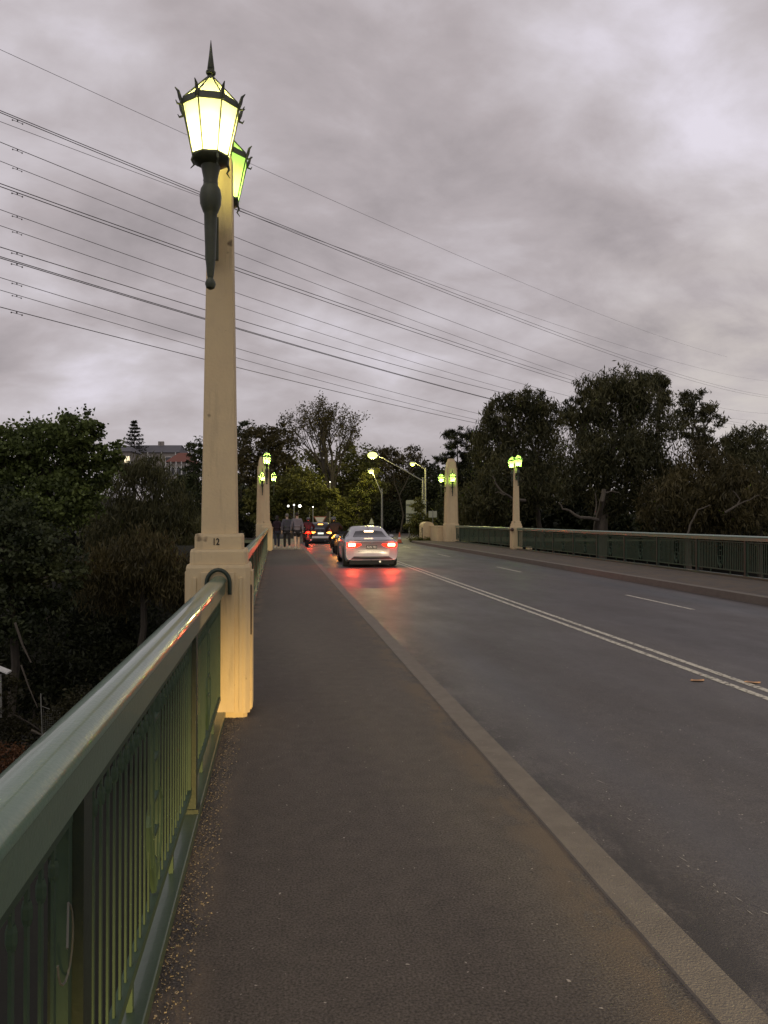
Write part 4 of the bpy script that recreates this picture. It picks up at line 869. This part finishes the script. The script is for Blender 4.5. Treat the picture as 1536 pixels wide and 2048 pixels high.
# ------------------------------------------------------------------ cars
def cr(p0, p1, p2, p3, t):
    return .5 * ((2 * p1) + (-p0 + p2) * t + (2 * p0 - 5 * p1 + 4 * p2 - p3) * t * t + (-p0 + 3 * p1 - 3 * p2 + p3) * t ** 3)
def crs(arr, u):
    n = len(arr); u = min(max(u, 0), n - 1 - 1e-9); i = int(u); t = u - i
    return cr(arr[max(i - 1, 0)], arr[i], arr[min(i + 1, n - 1)], arr[min(i + 2, n - 1)], t)
def car(label, paint, W=.92, deck=.93, roof=1.39, L_=4.6, rearglass=(1.02, 1.24, .60, .47), plate='', tail=M_tail, core=M_tailhot, plate_m=None, kind='car', lightpow=22, hatch=False, lc=(1, .06, .02)):
    root = empty('car', (0, 0, 0), 0, label, 'car', 'cars queueing on the bridge')
    # stations: y, half width, bottom z, belt z, top-edge half width, top z
    if not hatch: S = [(.10, .60, .34, .62, .40, .66), (.03, .82, .27, .74, .66, .82), (.0, .88, .25, .80, .74, .90), (.10, .91, .24, .84, .76, deck + .035), (.40, W, .17, .88, .72, deck + .04), (.85, W, .17, .90, .60, 1.10), (1.30, W, .17, .91, .55, 1.29), (1.9, W, .17, .91, .545, roof), (2.5, W, .17, .90, .55, roof - .02), (2.95, W, .17, .89, .60, 1.20), (3.35, W, .17, .86, .70, .98), (3.9, .90, .18, .78, .68, .86), (4.35, .84, .20, .66, .56, .74), (4.6, .62, .28, .55, .38, .60)]
    else: S = [(.10, .60, .32, .62, .40, .66), (.03, .80, .28, .78, .62, .88), (.0, .84, .26, .86, .68, .98), (.08, W, .18, .90, .66, 1.06), (.28, W, .17, .92, .58, 1.30), (.6, W, .17, .93, .56, roof - .02), (1.3, W, .17, .93, .56, roof), (1.9, W, .17, .93, .56, roof), (2.4, W, .17, .92, .57, roof - .05), (2.9, W, .17, .90, .62, 1.18), (3.3, W, .17, .88, .70, 1.0), (3.8, .86, .18, .80, .66, .90), (4.1, .8, .2, .68, .56, .76), (4.25, .6, .28, .55, .4, .62)]
    prof = []
    for (y, w_, zb, zbelt, tw_, zt) in S:
        zm = zb + (zbelt - zb) * .55
        pts = [(0, zb), (w_ * .80, zb), (w_ * .96, zb + .07), (w_ * 1.0, zm), (w_ * .985, zbelt), (tw_ + (w_ * .985 - tw_) * .45, zbelt + (zt - zbelt) * .52), (tw_, zt - .035 * (1 if zt - zbelt > .2 else .4)), (tw_ * .55, zt - .004), (0, zt)]
        prof.append(np.array([(x, y, z) for x, z in pts]))
    prof = np.array(prof); NU, NV = 46, 26; grid = []
    for i in range(NU + 1):
        row = crs(prof, i / NU * (len(S) - 1)); grid.append([crs(row, j / NV * 8) for j in range(NV + 1)])
    v = []; f = []
    for i in range(NU + 1):
        for j in range(NV + 1): v.append(tuple(grid[i][j]))
    n1 = NV + 1; off = len(v)
    v += [(-x, y, z) for x, y, z in v]
    for i in range(NU):
        for j in range(NV):
            q = (i * n1 + j, i * n1 + j + 1, (i + 1) * n1 + j + 1, (i + 1) * n1 + j); f.append(q); f.append(tuple(off + k for k in reversed(q)))
    for e in (0, NU):
        idx = [e * n1 + j for j in range(n1)] + [off + e * n1 + j for j in range(n1 - 1, -1, -1)]; f.append(tuple(idx))
    me = bpy.data.meshes.new('body'); me.from_pydata(v, [], f); bm = bmesh.new(); bm.from_mesh(me); bmesh.ops.remove_doubles(bm, verts=bm.verts, dist=.0005); bmesh.ops.recalc_face_normals(bm, faces=bm.faces); bvh = BVHTree.FromBMesh(bm); 
    bm.to_mesh(me); bm.free(); link_mesh('body', me, paint, root, smooth=True)
    def proj(fn, nu, nv, axis, eps, name, m, parent=None):
        vs = []; fs = []
        for i in range(nu + 1):
            for j in range(nv + 1):
                a, z = fn(i / nu, j / nv)
                if axis == 'r': o, d = Vector((a, -3, z)), Vector((0, 1, 0))
                elif axis == 'f': o, d = Vector((a, 8, z)), Vector((0, -1, 0))
                else: o, d = Vector((3 * axis, a, z)), Vector((-axis, 0, 0))
                h, nrm, _, _ = bvh.ray_cast(o, d)
                if h is None: h = o + d * 3.1
                vs.append(h - d * eps)
        for i in range(nu):
            for j in range(nv): fs.append((i * (nv + 1) + j, (i + 1) * (nv + 1) + j, (i + 1) * (nv + 1) + j + 1, i * (nv + 1) + j + 1))
        b = MB(); b.add(vs, fs); return b.build(name, m, parent or root, smooth=True)
    z0, z1, w0, w1 = rearglass
    proj(lambda u, v_: ((w0 + (w1 - w0) * v_) * (2 * u - 1), z0 + (z1 - z0) * v_ - .03 * (2 * u - 1) ** 2 * v_), 14, 6, 'r', .006, 'rear_window', M_glassd)
    for s in (-1, 1):
        proj(lambda u, v_: (.95 + u * 2.0 + (.18 - .25 * u) * v_, .95 + v_ * (roof - 1.12) * (1 - .55 * abs(2 * u - 1) ** 3)), 14, 5, s, .006, 'side_window', M_glassd)
        # tail lamp: fat outer end, thin inner tail
        def tl_(u, v_, s=s):
            x = .86 - .50 * u; hgt = .13 * (1 - u) ** .55 + .035; zc = .775 - .045 * math.sin(u * PI); return s * x, zc - hgt / 2 + hgt * v_
        t = proj(tl_, 12, 5, 'r', .010, 'tail_light', tail)
        proj(lambda u, v_, s=s: (s * (.80 - .24 * u), .765 - .045 + .085 * v_), 8, 3, 'r', .018, 'tail_light_bulb', core, t)
        if s == -1: pass
        point('tail_light_glow', (s * .70, -.10, .77), lightpow * .5, lc, .05, root)
        q = bpy.data.lights.new('brake_light_beam', 'SPOT'); q.energy = lightpow * 9; q.color = lc; q.spot_size = R(150); q.spot_blend = .5; q.shadow_soft_size = .07
        qo = bpy.data.objects.new('brake_light_beam', q); col.objects.link(qo); qo.parent = root; qo.location = (s * .66, -.07, .76); qo.rotation_euler = (R(-92), 0, 0)
    sl_ = MB().box(-.17, .17, .0, .015, 0, .035)
    # high brake lamp behind the rear glass top
    hh = bvh.ray_cast(Vector((0, -3, z1 - .035)), Vector((0, 1, 0)))[0]
    b = MB(); b.box(-.16, .16, hh.y - .028, hh.y - .008, z1 - .055, z1 - .005); b.build('high_brake_light', core, root)
    # bumper lower, diffuser
    proj(lambda u, v_: ((.60 + .14 * (1 - v_)) * (2 * u - 1), .27 + .10 * v_), 14, 3, 'r', .012, 'diffuser', M_black)
    MB().box(-.76, .76, .035, .9, .10, .262).build('underbody', M_rubber, root)
    proj(lambda u, v_: (.46 * (2 * u - 1), .535 + .012 * v_), 8, 1, 'r', .008, 'bumper_seam', M_black)
    proj(lambda u, v_: (.60 * (2 * u - 1), .915 - .0 + .012 * v_), 8, 1, 'r', .006, 'boot_seam', M_black)
    MB().tube([(.28, .06, .20), (.28, -.03, .195)], .035, 8).build('exhaust', M_alloy, root, smooth=True)
    ph = bvh.ray_cast(Vector((0, -3, .68)), Vector((0, 1, 0)))[0]
    pl_ = MB().box(-.19, .19, ph.y - .03, ph.y - .012, .635, .745).build('number_plate', plate_m or M_plateb, root)
    if plate:
        o = link_mesh('plate_text', text_mesh(plate, .085), M_platew, pl_); o.location = (0, ph.y - .033, .688); o.rotation_euler = (PI / 2, 0, 0)
    b = MB(); b.ball((0, 0, 0), .03, 8, (1, .4, 1)); o = b.build('badge', M_alloy, root, smooth=True); bh = bvh.ray_cast(Vector((0, -3, .83)), Vector((0, 1, 0)))[0]; o.location = (0, bh.y - .008, .83)
    b = MB(); b.loft([[(-.02, 1.25, roof - .06), (.02, 1.25, roof - .06), (.02, 1.5, roof - .02), (-.02, 1.5, roof - .02)], [(-.006, 1.27, roof + .07), (.006, 1.27, roof + .07), (.006, 1.36, roof + .05), (-.006, 1.36, roof + .05)]]); b.build('aerial', paint, root)
    for s in (-1, 1):
        b = MB(); b.ball((s * (W + .10), 2.75, .99), .11, 10, (1, .55, .7)); b.tube([(s * (W - .04), 2.78, .93), (s * (W + .06), 2.76, .95)], .03, 6); b.build('wing_mirror', paint, root, smooth=True)
        for y in (.82, L_ - .85 - (.35 if hatch else 0)):
            wt = MB().lathe([(.20, -.10), (.31, -.11), (.325, -.08), (.33, 0), (.325, .08), (.31, .11), (.20, .10)], n=26, axis='x').build('wheel', M_rubber, root, smooth=True); wt.location = (s * (W - .105), y, .33)
            MB().lathe([(.02, s * .06), (.10, s * .085), (.205, s * .095), (.21, s * .08)], n=20, axis='x').build('rim', M_alloy, wt, smooth=True)
            b = MB(); b.lathe([(.38, 0), (.385, .006), (.33, .01)], n=26, axis='x'); b.v = [(s * (x), y_, max(z_, -.33)) for x, y_, z_ in b.v]; o = b.build('wheel_arch', M_black, root); o.location = (s * (W + .002), y, .35)
    return root
c1 = car('silver white saloon car braking with bright red tail lights', M_silver, plate='AUN 783', lightpow=10)
c1.location = (3.22, 25.9, -.15); c1.rotation_euler = (0, 0, R(-1))
c2 = car('grey car ahead in the queue beside the walkers', M_greycar, W=.86, deck=.98, roof=1.44, L_=4.25, rearglass=(1.08, 1.32, .54, .48), plate='', tail=M_amber, core=M_amber, plate_m=M_whitelamp, lightpow=6, hatch=True)
c2.location = (2.92, 51.0, -.15); c2.rotation_euler = (0, 0, R(2))
M_platelit = emat('lit_plate', (.8, .9, .75), 1.2)  # plate glows by itself in place of light falling on it
for ch in c2.children:
    if ch.name.startswith('number_plate'): ch.data.materials[0] = M_platelit
b = MB(); b.box(-.62, .62, -.075, -.02, .36, .50); b.build('bumper', M_platew, c2, bevel=.02)  # white on a grey car: light on the bumper put into its colour

# ------------------------------------------------------------------ people
def skin_mesh(joints, edges, sub=2):
    """joints: name->(x,y,z,r) ; evaluated skin surface"""
    names = list(joints); idx = {n: i for i, n in enumerate(names)}
    me = bpy.data.meshes.new('sk'); me.from_pydata([joints[n][:3] for n in names], [(idx[a], idx[b_]) for a, b_ in edges], [])
    o = bpy.data.objects.new('sk', me); col.objects.link(o); md = o.modifiers.new('s', 'SKIN'); 
    if not me.skin_vertices: pass
    for i, n in enumerate(names):
        r = joints[n][3]; rr = r if hasattr(r, '__len__') else (r, r)
        me.skin_vertices[0].data[i].radius = rr
    me.skin_vertices[0].data[0].use_root = True
    sb = o.modifiers.new('b', 'SUBSURF'); sb.levels = sub; sb.render_levels = sub
    dg = bpy.context.evaluated_depsgraph_get(); dg.update(); r = bpy.data.meshes.new_from_object(o.evaluated_get(dg)); bpy.data.objects.remove(o); return r
def fingers(me, hand, d, out, r=.0085):
    """append five tapered, slightly curled fingers to mesh me"""
    b = MB(); hand = Vector(hand); d = Vector(d).normalized(); out = Vector(out).normalized(); fwd = d.cross(out).normalized()
    for k, L_ in enumerate((.07, .078, .072, .058)):
        p = hand + fwd * (.026 - .0175 * k); b.tube([p, p + d * L_ * .5 + out * .004, p + d * L_ * .85 - out * .012], [r, r * .9, r * .6], 6)
    p = hand + fwd * .03 - d * .035; b.tube([p, p + fwd * .022 + d * .02, p + fwd * .026 + d * .05], [r * 1.15, r, r * .7], 6)
    bm = bmesh.new(); bm.from_mesh(me); vs = [bm.verts.new(v) for v in b.v]
    for f_ in b.f:
        try: bm.faces.new([vs[i] for i in f_])
        except ValueError: pass
    bm.to_mesh(me); bm.free()
def walker(label, H, loc, rz, stride, top, bottom, hairm, sleeves=True, legs='long', longhair=False, build=1.0, shoe=None, armr=0):
    k = H / 1.75; s = stride; root = empty('person', loc, rz, label, 'person', 'people walking on the footpath')
    def J(x, y, z, r): return (x * k, y * k, z * k, (r[0] * k, r[1] * k) if hasattr(r, '__len__') else r * k)
    B = build
    j = {'pel': J(0, 0, .95, (.145 * B, .11 * B)), 'wst': J(0, .01, 1.08, (.13 * B, .10 * B)), 'chs': J(0, .01, 1.30, (.165 * B, .11 * B)), 'nkb': J(0, .0, 1.44, (.09, .075)), 'nk': J(0, .01, 1.51, .052), 'hd0': J(0, .03, 1.58, (.068, .082)), 'hd1': J(0, .03, 1.66, (.072, .088)), 'hd2': J(0, .02, 1.70, (.055, .065)), 'nos': J(0, .125, 1.615, .012)}
    e = [('pel', 'wst'), ('wst', 'chs'), ('chs', 'nkb'), ('nkb', 'nk'), ('nk', 'hd0'), ('hd0', 'hd1'), ('hd1', 'hd2'), ('hd0', 'nos')]
    hands = []
    for q, sx in (('l', -1), ('r', 1)):
        f = s * sx; a = -f * .8
        j.update({q + 'sh': J(sx * .185 * B, 0, 1.405, .062 * B), q + 'el': J(sx * (.235 * B + .01), -.02 + .12 * a, 1.13, .043), q + 'wr': J(sx * (.25 * B + .01), .05 + .30 * a, .89, .028), q + 'hd': J(sx * (.25 * B + .01), .06 + .34 * a, .82, (.02, .036)),
                  q + 'hp': J(sx * .09 * B, 0, .88, .092 * B), q + 'kn': J(sx * .10, .04 + .20 * f, .50 + .02 * abs(f), .058), q + 'ca': J(sx * .10, .04 + .16 * f - (.08 if f < 0 else 0), .36, .055), q + 'an': J(sx * .10, .30 * f - (.05 if f < 0 else 0), .085 + (.07 if f < 0 else 0), .036), q + 'ft': J(sx * .11, .30 * f + .06, .035 + (.02 if f < 0 else 0), (.042, .032)), q + 'to': J(sx * .115, .30 * f + .17 - (.02 if f < 0 else 0), .022, (.042, .02))})
        e += [('chs', q + 'sh'), (q + 'sh', q + 'el'), (q + 'el', q + 'wr'), (q + 'wr', q + 'hd'), ('pel', q + 'hp'), (q + 'hp', q + 'kn'), (q + 'kn', q + 'ca'), (q + 'ca', q + 'an'), (q + 'an', q + 'ft'), (q + 'ft', q + 'to')]
        hands.append((j[q + 'hd'], j[q + 'wr'], sx))
    me = skin_mesh(j, e)
    for hd, wr, sx in hands: fingers(me, hd[:3], Vector(hd[:3]) - Vector(wr[:3]), (sx, 0, 0))
    link_mesh('body', me, M_skin, root, smooth=True)
    def grow(names, add, ed, name, m, over={}):
        jj = {n: (*over.get(n, j.get(n))[:3], tuple(r_ + add * k for r_ in (j[n][3] if hasattr(j[n][3], '__len__') else (j[n][3],) * 2))) for n in names if n in j}
        for n in over: jj[n] = over[n]
        link_mesh(name, skin_mesh(jj, [x for x in ed if x[0] in jj and x[1] in jj]), m, root, smooth=True)
    tn = ['pel', 'wst', 'chs', 'nkb', 'lsh', 'rsh', 'lel', 'rel'] + (['lwr', 'rwr'] if sleeves else [])
    grow(tn + ['hem'], .026, e + [('pel', 'hem')], 'top', top, {'hem': J(0, 0, .86, (.165 * B, .135 * B))})
    if legs == 'long': grow(['pel', 'lhp', 'rhp', 'lkn', 'rkn', 'lca', 'rca', 'lan', 'ran'], .018, e, 'trousers', bottom)
    else: grow(['pel', 'lhp', 'rhp', 'lkn', 'rkn'], .03, e, 'shorts', bottom, {q: (*Vector(j[q[0] + 'hp'][:3]).lerp(Vector(j[q][:3]), .82), (.075 * k, .075 * k)) for q in ('lkn', 'rkn')})
    for q in 'lr': link_mesh('shoe', skin_mesh({'a': (*j[q + 'an'][:3], (.046 * k, .046 * k)), 'b': (*j[q + 'ft'][:3], (.053 * k, .042 * k)), 'c': (*j[q + 'to'][:3], (.05 * k, .032 * k))}, [('a', 'b'), ('b', 'c')]), shoe or M_white, root, smooth=True)
    b = MB(); b.ball((0, .008 * k, 1.675 * k), .092 * k, 12, (.93, 1.05, 1.02)); 
    if longhair: b.ball((0, -.055 * k, 1.58 * k), .085 * k, 10, (1.0, .6, 1.5))
    b.build('hair', hairm, root, smooth=True)
    for sx in (-1, 1): MB().ball((sx * .075 * k, .03 * k, 1.625 * k), .024 * k, 8, (.4, .8, 1.2)).build('ear', M_skin, root, smooth=True)
    return root
def foot(px, py): p = onz(px, py, 0); return (p.x, p.y, 0)
walker('walker in grey hoodie and black shorts with pale bare legs', 1.80, foot(594, 1099), R(8), .5, M_hood, M_blk, M_hair, legs='short', build=1.02)
walker('walker with grey cropped hair in dark grey top and black trousers, middle of the three', 1.76, foot(574, 1098), R(4), -.7, M_dgrey, M_blk, M_hairg)
walker('walker with long dark hair and short dark top, nearest the left railing', 1.66, foot(554, 1097), R(6), .6, M_maroon, M_navy, M_hair, sleeves=False, longhair=True, build=.88)

# ------------------------------------------------------------------ motorcycles with riders
def motorcycle(label, light, core_pos, loc, rz, lean=0, lpow=14, lcol=(1, .1, .03)):
    root = empty('motorcycle', loc, rz, label, 'motorcycle', 'motorcycles filtering between the cars'); root.rotation_euler = (0, lean, rz)
    for y in (.32, 1.72):
        wt = MB().lathe([(.22, -.06), (.29, -.075), (.32, -.04), (.33, 0), (.32, .04), (.29, .075), (.22, .06)], n=24, axis='x').build('wheel', M_rubber, root, smooth=True); wt.location = (0, y, .33)
        b = MB(); b.lathe([(.20, -.03), (.225, -.05), (.225, .05), (.20, .03)], n=24, axis='x')
        for a in range(5): b.tube([(0, 0, 0), (0, .21 * math.cos(a * 1.2566), .21 * math.sin(a * 1.2566))], .015, 5)
        b.build('rim', M_alloy, wt, smooth=True)
    b = MB(); b.tube([(0, .32, .33), (0, .75, .45), (0, 1.15, .40), (0, 1.35, .85)], [.035, .05, .06, .04], 8); b.tube([(0, 1.1, .38), (0, .95, .45), (0, .8, .40)], [.15, .19, .14], 10); b.build('frame', M_black, root, smooth=True)
    b = MB(); b.tube([(0, .98, .80), (0, 1.15, .92), (0, 1.38, .88)], [.10, .15, .09], 10); b.build('tank', M_brown, root, smooth=True)
    b = MB(); b.tube([(0, .10, .92), (0, .30, .86), (0, .62, .80), (0, .95, .80)], [.06, .11, .13, .12], 10); b.build('seat', M_black, root, smooth=True)
    for s in (-1, 1):
        MB().tube([(s * .09, 1.42, .92), (s * .10, 1.56, .60), (s * .10, 1.72, .33)], .028, 7).build('fork', M_alloy, root, smooth=True)
        b = MB(); b.tube([(s * .02, 1.38, 1.02), (s * .2, 1.33, 1.08), (s * .38, 1.22, 1.05)], [.018, .018, .022], 7); b.build('handlebar', M_black, root, smooth=True)
        b = MB(); b.tube([(s * .26, 1.33, 1.08), (s * .36, 1.33, 1.22)], .008, 5); b.ball((s * .38, 1.32, 1.25), .06, 8, (1, .3, .7)); b.build('mirror', M_black, root, smooth=True)
        MB().ball((s * .17, .10, .80), .03, 8).build('indicator', M_amber if light is M_amber else M_orange, root, smooth=True)
    MB().tube([(.14, .9, .32), (.17, .5, .38), (.19, .18, .45)], [.03, .05, .06], 9).build('exhaust', M_alloy, root, smooth=True)
    b = MB(); b.tube([(0, .10, .72), (0, -.02, .55)], [.03, .02], 6); b.box(-.10, .10, -.05, -.035, .42, .60); b.build('number_plate', M_plateb, root)
    b = MB(); b.ball((0, .03, .86), .105, 10, (1.25, .45, .7)); b.build('tail_light', light, root, smooth=True)
    point('tail_light_glow', (0, -.18, .86), lpow, lcol, .08, root)
    return root
def rider(label, loc, rz, jacket, helmet, lean=0):
    root = empty('person', loc, rz, label, 'person', 'motorcycle riders'); root.rotation_euler = (0, lean, rz)
    j = {'pel': (0, .52, .93, (.15, .12)), 'wst': (0, .56, 1.08, (.14, .11)), 'chs': (0, .66, 1.30, (.175, .12)), 'nkb': (0, .72, 1.43, (.09, .08)), 'nk': (0, .74, 1.49, .055), 'hd': (0, .78, 1.60, (.075, .09)), 'ht': (0, .78, 1.68, (.06, .07))}
    e = [('pel', 'wst'), ('wst', 'chs'), ('chs', 'nkb'), ('nkb', 'nk'), ('nk', 'hd'), ('hd', 'ht')]
    for q, s in (('l', -1), ('r', 1)):
        j.update({q + 'sh': (s * .20, .68, 1.40, .07), q + 'el': (s * .36, .88, 1.20, .055), q + 'wr': (s * .36, 1.14, 1.09, .036), q + 'ha': (s * .36, 1.21, 1.07, (.035, .03)), q + 'hp': (s * .11, .58, .88, .10), q + 'kn': (s * .24, 1.02, .80, .07), q + 'ca': (s * .22, .95, .55, .058), q + 'an': (s * .20, .86, .34, .045), q + 'to': (s * .20, 1.04, .29, (.045, .03))})
        e += [('chs', q + 'sh'), (q + 'sh', q + 'el'), (q + 'el', q + 'wr'), (q + 'wr', q + 'ha'), ('pel', q + 'hp'), (q + 'hp', q + 'kn'), (q + 'kn', q + 'ca'), (q + 'ca', q + 'an'), (q + 'an', q + 'to')]
    me = skin_mesh(j, e)
    for s in (-1, 1): fingers(me, (s * .36, 1.22, 1.075), (0, .8, -.6), (s, 0, 0))
    link_mesh('body', me, M_blk, root, smooth=True)
    jj = {n: (*j[n][:3], tuple(r_ + .022 for r_ in (j[n][3] if hasattr(j[n][3], '__len__') else (j[n][3],) * 2))) for n in ('pel', 'wst', 'chs', 'nkb', 'lsh', 'rsh', 'lel', 'rel', 'lwr', 'rwr')}
    link_mesh('jacket', skin_mesh(jj, [x for x in e if x[0] in jj and x[1] in jj]), jacket, root, smooth=True)
    b = MB(); b.ball((0, .78, 1.62), .135, 14, (.93, 1.1, 1.08)); h = b.build('helmet', helmet, root, smooth=True)
    MB().ball((0, .87, 1.62), .09, 10, (1.05, .75, .6)).build('visor', M_glassd, h, smooth=True)
    return root
M_helmet = mat('helmet_gloss', (.03, .03, .035), .15, coat=.6)
ml = (2.78, 35.2, -.15)
motorcycle('motorcycle with glowing amber tail light beside the white car', M_amber, None, ml, 0, R(-4), 45, (1, .35, .05)); rider('rider in dark round jacket and black helmet beside the white car', ml, 0, M_blk, M_helmet, R(-4))
ml = (1.78, 44.6, -.15)
motorcycle('motorcycle with bright red tail light close to the walkers', M_tail, None, ml, 0, R(3), 60, (1, .06, .02)); rider('rider in dark jacket just right of the hoodie walker', ml, 0, M_maroon, M_helmet, R(3))

# headlights of the traffic coming up behind the camera (low beams)
def beam(loc, tgt, power, cone, blend, colr):
    l = bpy.data.lights.new('headlight_beam', 'SPOT'); l.energy = power; l.spot_size = R(cone); l.spot_blend = blend; l.color = colr; l.shadow_soft_size = .08
    o = bpy.data.objects.new('headlight_beam', l); col.objects.link(o); o.location = loc; o.rotation_euler = (Vector(tgt) - Vector(loc)).to_track_quat('-Z', 'Y').to_euler()
beam((2.4, -9.5, .52), (-.4, 6, -2.6), 13000, 26, .6, (1, .66, .22))
beam((3.6, -9.5, .52), (.7, 38, -11.4), 26000, 30, .12, (1, .84, .5))

# ------------------------------------------------------------------ render settings
sc.view_settings.view_transform = 'Standard'; sc.view_settings.look = 'None'; sc.view_settings.exposure = 0; sc.view_settings.gamma = 1
sc.render.engine = 'CYCLES'
sc.cycles.max_bounces = 6; sc.cycles.transparent_max_bounces = 8; sc.cycles.sample_clamp_indirect = 4
